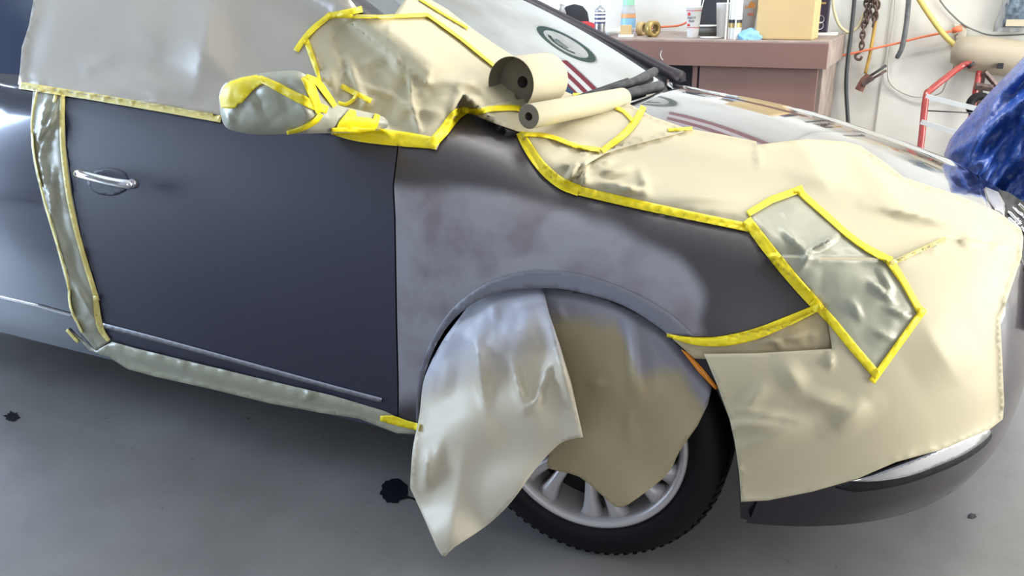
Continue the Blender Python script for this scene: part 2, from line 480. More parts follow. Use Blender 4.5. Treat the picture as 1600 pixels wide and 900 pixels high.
# ------------------------------------------------------------------ the car
car=empty('car',(-.9,.93,0))
tag(car,'dark purple-grey sedan masked in tan paper, with grey primer on its front fender','car')
# body shell with the near front wheel arch cut out
keep=[];hoodf=[]
def hxr(f): return -.115-.20*f*f
for f in BF:
    c=(BV[f[0]]+BV[f[1]]+BV[f[2]]+BV[f[3]])/4
    if inarch(c) : continue
    top=(f[0]%NROW)>=NS
    if top and c.x<hxr((c.y-.93)/.7)+.02 and .20<c.y<1.62: continue
    (hoodf if (top and c.x<.80 and abs(c.y-.93)<.70) else keep).append(f)
def submesh(name,V,F,m,parent):
    used=sorted({i for f in F for i in f}); mp={j:i for i,j in enumerate(used)}
    return mesh_obj(name,[V[i] for i in used],[tuple(mp[i] for i in f) for f in F],m,parent)
near=[f for f in keep if BV[f[0]].y<.9 and (f[0]%NROW)<NS]; ns=set(near)
submesh('body_shell',BV,[f[::-1] for f in keep if f not in ns],M['paint_hood'],car)
submesh('bumper_corner',BV,[f[::-1] for f in near if BV[f[0]].x>.36],M['paint'],car)
submesh('sill',BV,[f[::-1] for f in near if BV[f[0]].x<=.36 and BV[f[0]].z<.31],M['paint_blue'],car)
submesh('inner_body_side',BV,[f[::-1] for f in near if BV[f[0]].x<=.36 and BV[f[0]].z>=.31],M['shell'],car)
# hood: a panel of its own a little proud of the shell, rear edge bowed like the windshield base
hv=[];hf=[];NX=70;NYh=70
for i in range(NX+1):
    for j in range(NYh+1):
        f=-.80+1.8*j/NYh; y=.93+f*.70
        xr=hxr(f); xf=.815-.10*abs(f)**3
        x=lerp(xr,xf,i/NX)
        h=B_BODY.ray_cast(Vector((x,y,2)),Vector((0,0,-1)))
        z=h[0].z if h[0] else .7
        edge=min(j,NYh-j,i,NX-i)
        z+=.006 if edge>0 else -.010
        z+=.012*math.exp(-((abs(y-.93)-(.52-.12*i/NX))/.06)**2)*min(1,edge/6)   # soft hood creases
        hv.append((x,y,z))
for i in range(NX):
    for j in range(NYh):
        a=i*(NYh+1)+j; hf.append((a,a+NYh+1,a+NYh+2,a+1))
hood=mesh_obj('hood',hv,hf,M['paint_hood'],car)
B_HOOD=bvh_of(hv,hf)
BODY=[B_BODY,B_HOOD]
# floor pan keeps light out from under the car
bm=bmesh.new(); bbox(bm,(-1.75,.93,.235),(3.2,1.66,.05)); bbox(bm,(.58,.93,.225),(.5,1.0,.05)); bm_obj('floor_pan',bm,M['black'],car)
# wheel housing
bm=bmesh.new(); pr=[]
for y in (.045,.42):
    pr.append([bm.verts.new((.425*math.cos(a),y,.33+.425*math.sin(a))) for a in [R(-18+i*8) for i in range(28)]])
for i in range(27): bm.faces.new((pr[0][i],pr[0][i+1],pr[1][i+1],pr[1][i]))
c0=bm.verts.new((0,.42,.33))
for i in range(27): bm.faces.new((pr[1][i],pr[1][i+1],c0))
bm_obj('wheel_housing',bm,M['black'],car,True)
# doors and fender
GAP=[(625,205),(621,236),(617,270),(614.5,290),(617,340),(618,400),(619.5,500),(622,600),(622,655)]
fd=[(72,128)]+[(u-1.2,v) for u,v in GAP]+[(420,610),(165,548),(140,480),(112,380),(92,290),(78,200)]
def doormist(u,v,P): return 0
fdo,B_FD=patch('front_door',fd,[B_BODY],M['basecoat'],car,sp=13,off=.006,relax=0,thick=0,truen=True)
rd=[(-560,60),(-300,88),(0,122),(69,128),(75,200),(89,290),(109,380),(137,480),(160,545),(0,508),(-300,438),(-560,380)]
rdo,B_RD=patch('rear_door',rd,[B_BODY],M['paint_blue'],car,sp=16,off=.006,relax=0,thick=0,truen=True)
arc=[]
for i in range(41):
    a=R(198-i*(198-47)/40); p=on(0,0,1,0); arc.append(pj((.366*math.cos(a),.012,.33+.372*math.sin(a))))
ARCHPX=[(655,664),(655,640),(660,600),(672,560),(688,527),(708,500),(735,477),(765,462),(800,453),(845,450),(880,452),(920,460),(955,470),(985,483),(1010,498),(1030,512),(1046,524)]
fe=[(u+1.2,v) for u,v in GAP]+[(640,668)]+[(656,667)]+curve2(ARCHPX[1:],4)+[(1085,526),(1130,526),(1200,512),(1250,494),(1290,478),(1275,460),(1230,410),(1178,345),(1165,334),(1080,318),(1000,306),(905,286),(868,272),(845,245),(822,205),(800,192),(760,180),(723,164),(690,190),(672,214),(650,212)]
# mist of grey primer: soft-edged sprayed shape
PRIM0=[(560,280),(640,290),(760,297),(850,318),(930,345),(1010,378),(1075,420),(1098,460),(1095,500),(1080,540),(900,600),(640,625),(560,630)]
PRIM=curve2(PRIM0+[PRIM0[0]],4)[:-1]
def primer(u,v,P):
    d=edged((u,v),PRIM); s=d if inside((u,v),PRIM) else -d
    s+=6*noise.noise(Vector((u/45,v/45,0)))
    w=14 if v<560 else 22
    t=max(0,min(1,(s+w)/(2*w))); return t*t*(3-2*t)
feo,B_FE=patch('front_fender',fe,[B_BODY],M['fender'],car,sp=8,off=.006,relax=0,thick=0,truen=True,over=[B_WS,B_SIDE,B_HOOD],gap=.010,mist=primer,mistname='primer')
# arch lip : rolled edge concentric with the opening, its shade put into darker grey
lo=[(650,660),(652,600),(662,560),(683,515),(712,477),(755,445),(805,427),(850,422),(905,428),(960,445),(1005,465),(1050,493),(1083,524)]
lip=[(1046,524)]+[p for p in curve2(ARCHPX,4)[::-1]]+curve2(lo,4)
lpo,B_LP=patch('wheel_arch_lip',lip,[B_FE,B_BODY],M['arch'],car,sp=6,off=.0035,relax=2,thick=.002)
lpo['label']='rolled edge of the wheel arch, its shade painted as darker grey'
# front bumper
bu=[(1047,526),(1070,550),(1095,575),(1120,610),(1140,655),(1152,720),(1156,785),(1157,810),(1180,815),(1230,820),(1300,821),(1360,814),(1420,800),(1490,772),(1552,728),(1562,700),(1572,650),(1592,600),(1598,560),(1598,400),(1560,420),(1400,470),(1290,482),(1250,500),(1200,516),(1130,528)]
buo,B_BU=patch('front_bumper',bu,[B_BODY],M['paint'],car,sp=8,off=.005,relax=0,thick=0,truen=True,drop=True)
inl=curve2([(1305,762),(1330,768),(1360,767),(1420,755),(1480,733),(1520,712),(1546,690),(1548,676),(1520,684),(1460,706),(1380,738),(1305,760)],3)
io,bi=patch('lower_air_inlet',inl,[B_BU],M['black'],car,sp=8,off=.002,relax=1,thick=.002)
chp=curve2([(1330,752),(1368,752),(1420,744),(1470,726),(1510,708),(1543,684),(1547,672),(1530,678),(1480,698),(1420,722),(1362,744)],3)
cho,bi=patch('chrome_fog_light_trim',chp,[B_BU],M['chrome'],car,sp=4,off=.012,relax=0,thick=.006)
cho['label']='bright chrome strip along the lower bumper'
bm=bmesh.new(); q0=on(1190,812,1,.16)
tube(bm,[q0+Vector((-.02,0,.02)),q0+Vector((.0,0,-.012))],lambda t:.014*(1-.8*t),6,1); bm_obj('tow_hook_tab',bm,M['black'],car)
# rocker panel below the door and chrome strips
ro=[(-560,330),(-300,392),(0,455),(110,482),(170,500),(400,560),(612,622),(650,664),(650,700),(560,690),(350,640),(150,585),(0,530),(-300,460),(-560,410)]
roo,B_RO=patch('rocker_panel',ro,[B_BODY],M['paint_blue'],car,sp=8,off=.003,relax=0,thick=0,truen=True,drop=True)
def trimline(a,b,w,m,name,par,off=.008):
    o,_=patch(name,strip_poly([a,((a[0]+b[0])/2,(a[1]+b[1])/2),b],w),[B_FD,B_RD,B_BODY],m,par,sp=7,off=off,relax=2,thick=.004)
    return o
cs=[(158,508),(250,532),(400,573),(520,606),(596,626)]
o,_=patch('chrome_side_strip',strip_poly(curve2(cs,3),7),[B_FD],M['dullchrome'],fdo,sp=4,off=.004,relax=0,thick=.003)
o,_=patch('chrome_side_strip',strip_poly([(-300,394),(0,465),(60,479),(113,494)],5),[B_RD],M['chrome'],rdo,sp=4,off=.004,relax=0,thick=.003)
o,_=patch('belt_trim',strip_poly([(-300,76),(0,131),(30,137)],3),[B_RD],M['dullchrome'],rdo,sp=6,off=.003,relax=1,thick=.002)
# door handle: recess cup and chrome bar
cup=[(150+34*math.cos(a)+20,284+22*math.sin(a)) for a in [i*math.pi/14 for i in range(28)]]
cupo,_=patch('handle_cup',cup,[B_FD],M['basecoat'],fdo,sp=4,off=.0012,relax=1,thick=.001,disp=None)
def tl(p,d): return None
hb=[on(u,v,1,y) for u,v,y in((121,271,-.012),(127,272,-.034),(150,278,-.042),(175,284,-.044),(200,288,-.040),(210,288,-.012))]
bm=bmesh.new(); tube(bm,hb,lambda t:.0135*(1 if t>.06 else .9),12,6)
for v in bm.verts:
    pass
bm_obj('door_handle',bm,M['chrome'],fdo,True)
bm=bmesh.new(); q=on(207,287,1,-.030); lathe(bm,[(.0,-.014),(.013,-.012),(.013,.008),(.0,.010)],q,(0,-1,0),16); bm_obj('key_lock',bm,M['dullchrome'],fdo,True)
# greenhouse: side glass, pillars, roof, windshield
gmesh=submesh('side_glass',gv,[f[::-1] for f in gf],M['side_glass'],car)
g2=[Vector((p.x,1.86-p.y,p.z)) for p in gv]; submesh('side_glass',g2,gf,M['side_glass'],car)
ws=submesh('windshield',wv,[f for f in wf if not (wv[f[0]].y<.44 and wv[f[0]].z<1.17)],M['glass'],car)
s=ws.modifiers.new('thickness','SOLIDIFY'); s.thickness=.005; s.offset=-1
rv2=[Vector(p)+Vector((0,0,.006)) for p in rv]; roof=mesh_obj('roof',rv2,rf,M['paint'],car)
def pillar(side):
    bm=bmesh.new(); rings=[]
    for i in range(24):
        X=(-.50-i*.035) if not side else (-.235-i*.05); k=min(max(-.27-X,0),.94); c=Vector((X,.24+.29*k,1.01+.5*k+(-.055*(X+.27)/.11 if X>-.27 else 0)))
        if X>-.27: c.z=1.01-(X+.27)*.35; c.y=.24-(X+.27)*.4
        wd=(.044 if side else .075)+.015*math.exp(-((X+.2)/.12)**2); rg=[]
        for a,b in((-wd,-.022),(-wd*.8,.008),(-.2*wd,.022),(wd*.6,.020),(wd*1.0,.008),(wd*1.1,-.012)):
            y=c.y+a; z=c.z+b-a*.05
            if side: y=1.86-y
            rg.append(bm.verts.new((X,y,z)))
        rings.append(rg)
    for a,b in zip(rings,rings[1:]):
        for j in range(6): bm.faces.new((a[j],a[(j+1)%6],b[(j+1)%6],b[j]))
    bm.faces.new(rings[0]);bm.faces.new(rings[-1])
    if not side:
        global B_PIL; B_PIL=BVHTree.FromBMesh(bm)
    return bm_obj('windshield_pillar',bm,M['pillar'],car,True)
pillar(0);pillar(1)
# cowl under the glass, black trough
bm=bmesh.new(); g=[]
for i in range(31):
    f=-.62+1.62*i/30; y=.93+f*.70; xb=-.30+.10*(1-f*f); xe=hxr(f)
    g.append([bm.verts.new((xb-.04,y,1.012)),bm.verts.new((lerp(xb,xe,.3),y,.985)),bm.verts.new((lerp(xb,xe,.7)+.01,y,.955)),bm.verts.new((xe+.05,y,.93))])
for a,b in zip(g,g[1:]):
    for j in range(3): bm.faces.new((a[j],b[j],b[j+1],a[j+1]))
bm_obj('cowl_panel',bm,M['cowl'],car,True)
# wiper arms
for (pts,w) in (([on(1022,112,2,1.04),on(985,130,2,1.045),on(945,140,2,1.04),on(915,155,2,1.03)],.017),([on(1030,135,2,1.02),on(1000,142,2,1.03),on(960,152,2,1.03),on(930,165,2,1.02)],.019)):
    wr=bmesh.new(); tube(wr,pts,lambda t:w*(1-.5*t),8,5); o=bm_obj('wiper_arm',wr,M['cowl'],car,True)
    wb=bmesh.new(); d=(pts[3]-pts[1]).normalized(); a=pts[2]+Vector((0,0,.006)); tube(wb,[a-d*.16,a,a+d*.2],.006,6,3); bm_obj('wiper_blade',wb,M['black'],o,True)
# grille and its chrome slats seen at the right edge
go,_=patch('grille',[(1560,296),(1575,300),(1640,340),(1700,420),(1720,520),(1640,520),(1590,400),(1572,340)],[B_BU,B_BODY],M['black'],car,sp=8,off=.008,relax=2,thick=.004)
for a,b in (((1584,321),(1599,337)),((1577,328),(1596,349)),((1577,338),(1594,356)),((1582,349),(1594,362)),((1592,318),(1612,338)),((1602,340),(1616,360)),((1598,352),(1612,372))):
    o,_=patch('grille_slat',strip_poly([a,b],4.5),[B_BU,B_BODY],M['chrome'],go,sp=4,off=.018,relax=0,thick=.006)
o,_=patch('headlamp',[(1540,292),(1560,300),(1570,318),(1568,334),(1556,328),(1545,312)],[B_BU,B_BODY,B_HOOD],M['dullchrome'],car,sp=5,off=.010,relax=1,thick=.004)
# amber side marker at the arch
o,_=patch('side_marker',[(1064,546),(1074,550),(1098,575),(1122,606),(1118,609),(1092,582)],[B_BU],M['orange'],car,sp=5,off=.004,relax=1,thick=.003)
o['label']='thin orange marker strip on the arch edge'
# ---- front wheel
wheel=empty('front_wheel',(0,0,0)); wheel.parent=car
WC=Vector((.02,.04,.325)); WA=Vector((.07,-1,.03)).normalized()
bm=bmesh.new()
lathe(bm,[(.235,-.02),(.240,.004),(.262,.012),(.288,.011),(.308,.002),(.320,-.016),(.326,-.04),(.328,-.10),(.326,-.17),(.318,-.195),(.29,-.215),(.24,-.21),(.232,-.2)],WC,WA,96,False)
ty=bm_obj('tyre',bm,M['rubber'],wheel,True)
def frame():
    q=Vector((0,0,1)).rotation_difference(WA); return q
Q=frame(); ex=(Vector((1,0,0))-WA*WA.x).normalized(); ez=ex.cross(WA); 
if ez.z<0: ez=-ez
def wp(r,a,h): return WC+(ex*math.sin(a)-ez*math.cos(a))*r+WA*h   # a=0 straight down
bm=bmesh.new()
for i in range(40):     # tread shoulder grooves
    pass
tr=bmesh.new(); NG=80
for i in range(NG):
    a=2*math.pi*i/NG
    v=[wp(.3175,a,-.004),wp(.3175,a+.035,-.004),wp(.3265,a+.05,-.03),wp(.3265,a+.012,-.03)]
    w=[wp(.312,a,-.012),wp(.312,a+.035,-.012),wp(.321,a+.05,-.034),wp(.321,a+.012,-.034)]
    A=[tr.verts.new(x) for x in v];Bv=[tr.verts.new(x) for x in w]
    tr.faces.new(A);tr.faces.new(Bv[::-1])
    for k in range(4): tr.faces.new((A[k],Bv[k],Bv[(k+1)%4],A[(k+1)%4]))
bm.free()
bm_obj('tread',tr,M['rubber'],ty)
rim=bmesh.new()
lathe(rim,[(.205,-.10),(.212,-.03),(.217,-.008),(.223,.004),(.232,.008),(.238,.004),(.238,-.01),(.236,-.12)],WC,WA,96,False)
rimo=bm_obj('rim',rim,M['alloy'],wheel,True)
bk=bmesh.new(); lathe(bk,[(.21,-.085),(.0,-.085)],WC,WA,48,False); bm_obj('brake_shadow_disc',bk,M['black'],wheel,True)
hb_=bmesh.new(); lathe(hb_,[(.085,-.06),(.075,-.015),(.05,-.005),(.0,-.002)],WC,WA,40,False); bm_obj('hub',hb_,M['alloy'],wheel,True)
for i in range(7):
    base=2*math.pi*i/7+R(12)
    for sgn in(-1,1):
        sb=bmesh.new(); prs=[]
        for k in range(7):
            t=k/6; r=lerp(.06,.226,t); a=base+sgn*lerp(.13,.17,t); hw=lerp(.014,.013,t)+.020*t**5; h=lerp(-.012,-.012,t)+.012*math.sin(math.pi*t)
            da=hw/r
            prs.append([sb.verts.new(wp(r,a-da,h-.04)),sb.verts.new(wp(r,a-da*.9,h-.004)),sb.verts.new(wp(r,a-da*.3*1,h+.004)),sb.verts.new(wp(r,a+da*.5,h+.003)),sb.verts.new(wp(r,a+da,h-.01)),sb.verts.new(wp(r,a+da,h-.04))])
        for A,B_ in zip(prs,prs[1:]):
            for j in range(6): sb.faces.new((A[j],A[(j+1)%6],B_[(j+1)%6],B_[j]))
        sb.faces.new(prs[0]);sb.faces.new(prs[-1]); bm_obj('spoke',sb,M['alloy'],wheel,True)
finish(car)
# ------------------------------------------------------------------ masking paper sheets
SURF=[B_BODY,B_WS,B_SIDE,B_HOOD,B_FD,B_FE,B_RD,B_BU,B_PIL]
LAYERS+=SURF
def sheet(poly,label,material='paper',bv=None,**k):
    k.setdefault('off',.007); k.setdefault('over',LAYERS)
    o,b=patch('masking_paper',poly,bv or SURF,M[material],**k); tag(o,label,'paper','masking paper sheets on the car'); LAYERS.append(b); return o
# side window
sheet([(70,-110),(56,-20),(45,40),(34,74),(31,110),(28,132),(150,150),(300,173),(420,192),(530,208),(560,190),(540,120),(520,60),(560,14),(548,0),(500,-50),(470,-110)],
 'large tan masking paper sheet with painted bluish-light tint covering the side windows above the front door','paper_window',sp=8,relax=14,edge_flat=40,off=.018,gap=.014,
 disp=add(swell(.012,2.2,1),creases([(335,-10,300,165,60,.020),(300,150,190,100,30,.010),(180,90,135,100,18,.006),(270,160,170,115,24,.008),(30,80,60,0,14,.006),(420,190,300,60,60,.012),(200,20,260,90,50,.006),(130,100,145,125,10,.004)])))
# windshield side strip
sheet([(600,60),(612,28),(622,14),(640,-10),(660,-8),(700,15),(740,46),(775,70),(830,105),(872,138),(900,150),(880,175),(830,172),(770,150),(700,100)],
 'narrow tan masking paper strip along the windshield beside the rolls',sp=9,relax=4,off=.008,disp=swell(.004,5,2))
# crumpled sheet over mirror corner and cowl
CR=add(crumple(.028,8,3),swell(.008,6,4))
sail=[(480,60),(492,42),(515,22),(590,25),(667,24),(720,62),(775,104),(800,130),(812,168),(760,172),(722,172),(700,195),(682,234),(640,226),(560,215),(520,205),(510,180),(508,140),(495,100)]
crz=[(545,90,556,135,12,.016),(556,135,575,165,10,.014),(610,95,640,125,14,.014),(640,120,646,170,9,.018),(646,170,655,205,9,.018),(560,130,640,160,12,.012),(600,160,690,178,12,.012),(650,130,700,128,10,.01),(690,125,770,140,14,.008),(560,105,600,88,14,.012),(520,110,512,150,16,.010),(585,185,620,225,8,.010),(560,170,590,150,8,.01),(700,150,750,120,18,.01)]
sheet(sail,'crumpled tan masking paper sheet behind the wrapped side mirror at the windshield corner',sp=5,relax=16,off=.011,gap=.006,edge_flat=14,
 disp=add(within(CR,[(500,70),(560,60),(640,75),(690,120),(760,140),(790,165),(700,190),(680,230),(500,215)],40),swell(.006,4,7),creases(crz)))
# big hood sheet
hoodsheet=[(815,212),(850,268),(868,282),(905,300),(1000,323),(1100,342),(1165,352),(1200,395),(1300,430),(1395,425),(1440,398),(1480,378),(1540,385),(1597,395),(1599,372),(1596,358),(1560,331),(1500,306),(1411,276),(1385,255),(1345,228),(1320,221),(1260,217),(1225,221),(1183,226),(1182,221),(1128,210),(1078,201),(1000,222),(945,236),(920,230),(860,215)]
sheet(hoodsheet,'largest tan masking paper sheet spread over the hood front',sp=6,relax=20,off=.015,edge_flat=0,
 disp=add(swell(.006,3,11),within(crumple(.012,11,5),[(840,240),(920,240),(1000,255),(1040,290),(1010,318),(900,300)],20),
  creases([(905,250,885,285,9,.024),(915,250,912,290,9,.024),(930,270,990,262,10,.016),(940,285,1010,300,10,.018),(870,262,905,250,9,.014),(925,258,960,250,8,.014),(1000,262,1010,300,9,.010),(1040,306,1160,308,14,.008),(1240,210,1300,300,50,.010),(1350,320,1590,365,14,.010),(1183,222,1186,260,6,.007),(1330,240,1420,330,30,.008)])))
# cowl paper under the rolls
sheet([(722,172),(780,160),(850,150),(935,150),(985,163),(1020,182),(1080,203),(1045,212),(990,226),(945,240),(918,256),(905,275),(880,285),(852,262),(832,232),(812,206),(765,190)],
 'tan masking paper sheet lying on the rear of the hood under the two paper rolls',sp=5,relax=12,off=.012,edge_flat=0,gap=.006,
 disp=add(swell(.003,6,9),creases([(905,245,925,236,6,.012),(890,262,950,240,9,.014),(870,235,915,225,10,.006)])))
# strip under fender
sheet([(1040,520),(1085,530),(1130,530),(1200,516),(1250,500),(1282,480),(1310,500),(1330,545),(1300,556),(1200,558),(1120,562),(1085,560)],
 'narrow crumpled brown masking paper strip under the fender tip','drape_tan',sp=6,relax=6,off=.010,disp=add(crumple(.008,16,8),creases([(1180,535,1280,520,9,.008),(1205,528,1225,545,5,.008)])))
# front sheet hanging down over the bumper
def front_t(p,d):
    u,v=p
    h=cast([B_BODY,B_BU],d)
    return h[0] if h else None
frontsheet=[(1100,553),(1180,552),(1300,545),(1290,480),(1200,400),(1400,405),(1480,372),(1540,378),(1596,384),(1597,400),(1580,450),(1563,500),(1566,560),(1569,630),(1567,655),(1545,672),(1480,700),(1400,722),(1340,748),(1270,768),(1200,782),(1158,784),(1155,740),(1148,690),(1140,655),(1120,600)]
sheet(frontsheet,'tan masking paper sheet hanging over the front bumper to just above the floor',sp=6,relax=60,off=.030,edge_flat=0,
 disp=add(swell(.010,3.5,13),creases([(1225,570,1255,610,26,.010),(1140,665,1220,660,20,.014),(1160,700,1270,660,26,.012),(1300,670,1360,630,30,.012),(1200,600,1160,640,20,.008),(1297,575,1297,552,8,.012),(1150,640,1250,655,10,.008),(1440,500,1500,600,60,.010),(1260,620,1330,640,24,.008)])))
# headlamp patch, greenish side out
lamp=[(1168,333),(1242,293),(1275,318),(1320,360),(1392,408),(1418,455),(1440,488),(1400,545),(1365,590),(1320,535),(1250,440),(1175,348)]
sheet(lamp,'grey-green masking paper patch taped over the headlamp','paper_green',sp=6,relax=5,off=.010,
 disp=add(within(crumple(.012,9,6),lamp,30),creases([(1225,360,1260,395,9,.014),(1260,395,1315,365,8,.014),(1270,390,1250,420,8,.01),(1330,470,1345,500,8,.012),(1385,480,1420,495,8,.012),(1360,440,1400,475,8,.014),(1375,420,1395,455,7,.012),(1370,520,1400,530,8,.01)])))
# rocker strip
sheet([(110,516),(150,548),(175,534),(215,545),(400,590),(520,618),(600,642),(655,668),(652,678),(620,677),(560,654),(500,645),(420,630),(330,608),(240,588),(200,577),(170,558),(140,548)],
 'long tan-green masking paper strip along the rocker under the front door','paper_green',sp=6,relax=8,off=.012,
 disp=add(swell(.006,8,15),creases([(130,525,150,550,6,.012),(150,520,165,545,6,.01),(473,625,492,612,4,.010),(280,560,290,575,4,.006)])))
# strip covering the gap between the doors
jp=[(52,138),(100,150),(103,230),(112,300),(128,380),(150,450),(150,490),(160,525),(172,533),(150,548),(128,522),(113,495),(105,450),(88,385),(68,320),(52,250),(47,195)]
sheet(jp,'long pale crinkled masking paper strip running down the gap between the two doors','paper_green',sp=5,relax=5,off=.008,
 disp=add(crumple(.006,14,7),creases([(75,150,58,230,8,.014),(90,160,62,250,5,.012),(85,180,60,215,5,.01),(62,240,80,330,7,.012),(80,285,82,345,5,.012),(80,340,112,440,8,.014),(85,260,80,300,6,.008),(112,430,150,500,8,.01),(95,330,120,430,7,-.004)])))
# ------------------------------------------------------------------ wrapped mirror
mo=curve2([(342,152),(346,138),(356,127),(376,120),(410,114),(460,110),(478,117),(497,126),(512,146),(526,163),(560,172),(600,183),(604,200),(560,206),(520,208),(470,209),(400,210),(368,205),(352,198),(345,180),(342,152)],3)[:-1]
def mirror_t(front):
    def f(p,d):
        base=on(p[0],p[1],1,lerp(-.155,.04,max(0,min(1,(p[0]-480)/120))))
        t0=(base-CP).length
        r=34; e=min(1,edged(p,mo)/r); k=math.sqrt(max(0,1-(1-e)**2))
        w=lerp(1,.35,max(0,min(1,(p[0]-490)/60)))
        return t0-(.05 if front else -.055)*k*w
    return f
o1,b1=patch('masking_paper',mo,[],M['paper_green'],None,sp=5,off=0,relax=1,thick=0,tfun=mirror_t(True),disp=within(add(crumple(.012,13,21),creases([(460,145,485,150,8,.008),(470,165,490,185,10,.008),(350,170,362,195,6,.008),(375,150,400,160,12,.006)])),mo,18))
tag(o1,'grey-green masking paper bundled round the side mirror, jutting out over the front door','paper','masking paper sheets on the car')
o2,b2=patch('side_mirror',mo,[],M['paper_green'],car,sp=6,off=0,relax=1,thick=0,tfun=mirror_t(False))
bpy.context.view_layer.update(); o2.matrix_parent_inverse=Matrix.Translation(car.location).inverted()
o2['label']='side mirror wrapped in grey-green paper'
LAYERS.append(b1)
# ------------------------------------------------------------------ wheel arch drapes
def rbf(ctrl):
    def f(u,v):
        s=w=0
        for a,b,y in ctrl:
            k=1/((u-a)**2+(v-b)**2+900)**1.6; s+=k*y; w+=k
        return s/w
    return f
dl=curve2([(738,470),(715,500),(690,535),(668,578),(660,605),(655,650),(645,700),(641,755),(642,765)],3)+curve2([(665,815),(690,868),(710,855),(762,820),(800,783),(835,735),(870,697),(890,687),(911,683)],3)+[(905,655),(893,600),(875,540),(858,490),(846,440),(800,445),(765,452)]
YL=rbf([(738,470,.015),(846,440,.02),(800,445,.02),(690,535,-.006),(660,605,-.02),(641,755,-.10),(690,868,-.185),(800,783,-.13),(911,683,-.075),(893,600,-.05),(870,530,-.018),(780,560,-.05),(740,680,-.11),(820,660,-.09)])
def mistL(u,v,P):
    n=18*noise.noise(Vector((u/60,v/60,3)))
    e=interp(u,[(650,620),(700,600),(760,560),(800,560),(840,520),(880,560)])
    t=max(0,min(1,(e+30+n-v)/80)); 
    e2=max(0,min(1,(500-v)/70)); return t
ARCHC=curve2(ARCHPX,3)+[(1120,610),(1160,700)]
def archd(p):
    d=min(segd(p,a,b)[0] for a,b in zip(ARCHC,ARCHC[1:]))
    return -d if inside(p,ARCHC+[(1160,1000),(600,1000),(600,664)]) else d
def sheetY(poly,yf,label,material,sp=6,disp=None,mist=None,relax=2):
    o,b=patch('masking_paper',poly,[],M[material],sp=sp,off=0,relax=relax,thick=.0008,
      tfun=lambda p,d:(on(p[0],p[1],1,yf(*p)+.07*max(0,min(1,(archd(p)+12)/40)))-CP).length,disp=lambda u,v,P:disp(u,v,P)*max(0,min(1,(-archd((u,v)))/60)),mist=mist)
    tag(o,label,'paper','masking paper sheets on the car'); LAYERS.append(b); return o
dr=curve2([(842,440),(880,450),(930,460),(975,478),(1010,495),(1045,520),(1080,560),(1108,598)],3)+[(1112,606),(1106,632)]+curve2([(1090,665),(1062,705),(1045,738),(1010,768),(970,793),(945,778),(905,745),(860,733),(855,722)],3)+[(860,700),(870,640),(850,560),(846,480)]
YR=rbf([(842,440,.035),(930,455,.035),(1010,495,.03),(1080,560,.03),(1112,606,.02),(1062,705,.0),(970,793,-.02),(905,745,-.01),(855,722,.0),(1000,620,-.005),(900,600,.035),(860,600,.04),(930,700,-.005)])
def mistR(u,v,P):
    n=10*noise.noise(Vector((u/40,v/40,5)))
    e=interp(u,[(840,500),(880,500),(960,505),(985,560),(1000,590),(1060,580),(1100,640)])
    return max(0,min(1,(e+n+12-v)/30))
sheetY(dr,YR,'tan masking paper sheet hanging in the wheel arch, right of the grey-misted one','drape_tan',
 disp=add(swell(.012,7,31),creases([(995,490,1000,640,26,.022),(1000,500,1095,640,14,-.01),(985,500,990,610,14,.012),(920,600,945,600,12,.008),(985,640,985,690,16,.01),(1075,625,1100,635,10,.01),(870,470,880,500,10,.012),(945,470,975,490,10,.010)])),mist=mistR)
sheetY(dl,YL,'pale masking paper sheet with grey overspray hanging lowest from the wheel arch','drape',
 disp=add(swell(.009,5,33),within(crumple(.022,9,9),[(700,460),(850,450),(860,560),(700,560)],30),
  creases([(860,500,895,640,22,.030),(800,560,820,640,12,.020),(862,560,835,640,9,.020),(820,640,845,620,8,.014),(740,520,760,600,20,.018),(745,560,760,640,12,.014),(700,560,690,620,20,.012),(665,760,670,700,12,.02),(690,680,672,760,14,.012),(770,470,775,500,8,.012),(800,480,850,470,10,.012),(725,700,700,860,40,.014)])),mist=mistL)
# ------------------------------------------------------------------ tapes
T=tape
T([(30,133),(150,152),(250,169),(345,186)],11,'straight tape strip along the window sill left of the mirror',pale=True,k=1)
T([(518,205),(560,210),(620,216),(682,224)],[10,22,24,18],'wide stacked tape along the window sill right of the mirror',k=3)
T([(672,228),(695,202),(712,180),(728,172)],[16,17,17,12],'thick tape strip climbing from the window sill to the hood corner',k=3)
T([(722,171),(745,175),(765,170),(800,168),(815,170)],9,'thin tape strip passing under the large paper roll',k=3)
T([(462,80),(474,62),(490,44),(515,24)],9,'curved tape strip above the mirror, up to the windshield pillar',k=3)
T([(512,25),(540,20),(566,14)],10,'stub of tape on the paper corner below the windshield pillar',k=1)
T([(513,25),(590,26),(668,23)],6,'thin horizontal tape across the paper top below the windshield pillar',k=1)
T([(667,22),(720,60),(774,104)],5,'thin tape strip slanting down to the large paper roll',k=1)
T([(655,-2),(690,20),(731,44)],4,'thinnest tape strip at the edge of the windshield',k=1)
T([(478,62),(486,85),(494,108),(503,136)],[8,8,7,5],'tape strip dropping behind the wrapped mirror',k=3)
T([(533,134),(556,146),(580,158)],8,'short tape piece on the crumpled paper right of the mirror',k=1)
T([(557,147),(552,156),(540,163),(528,160)],6,'small curled tape piece linking mirror and crumpled paper',k=2)
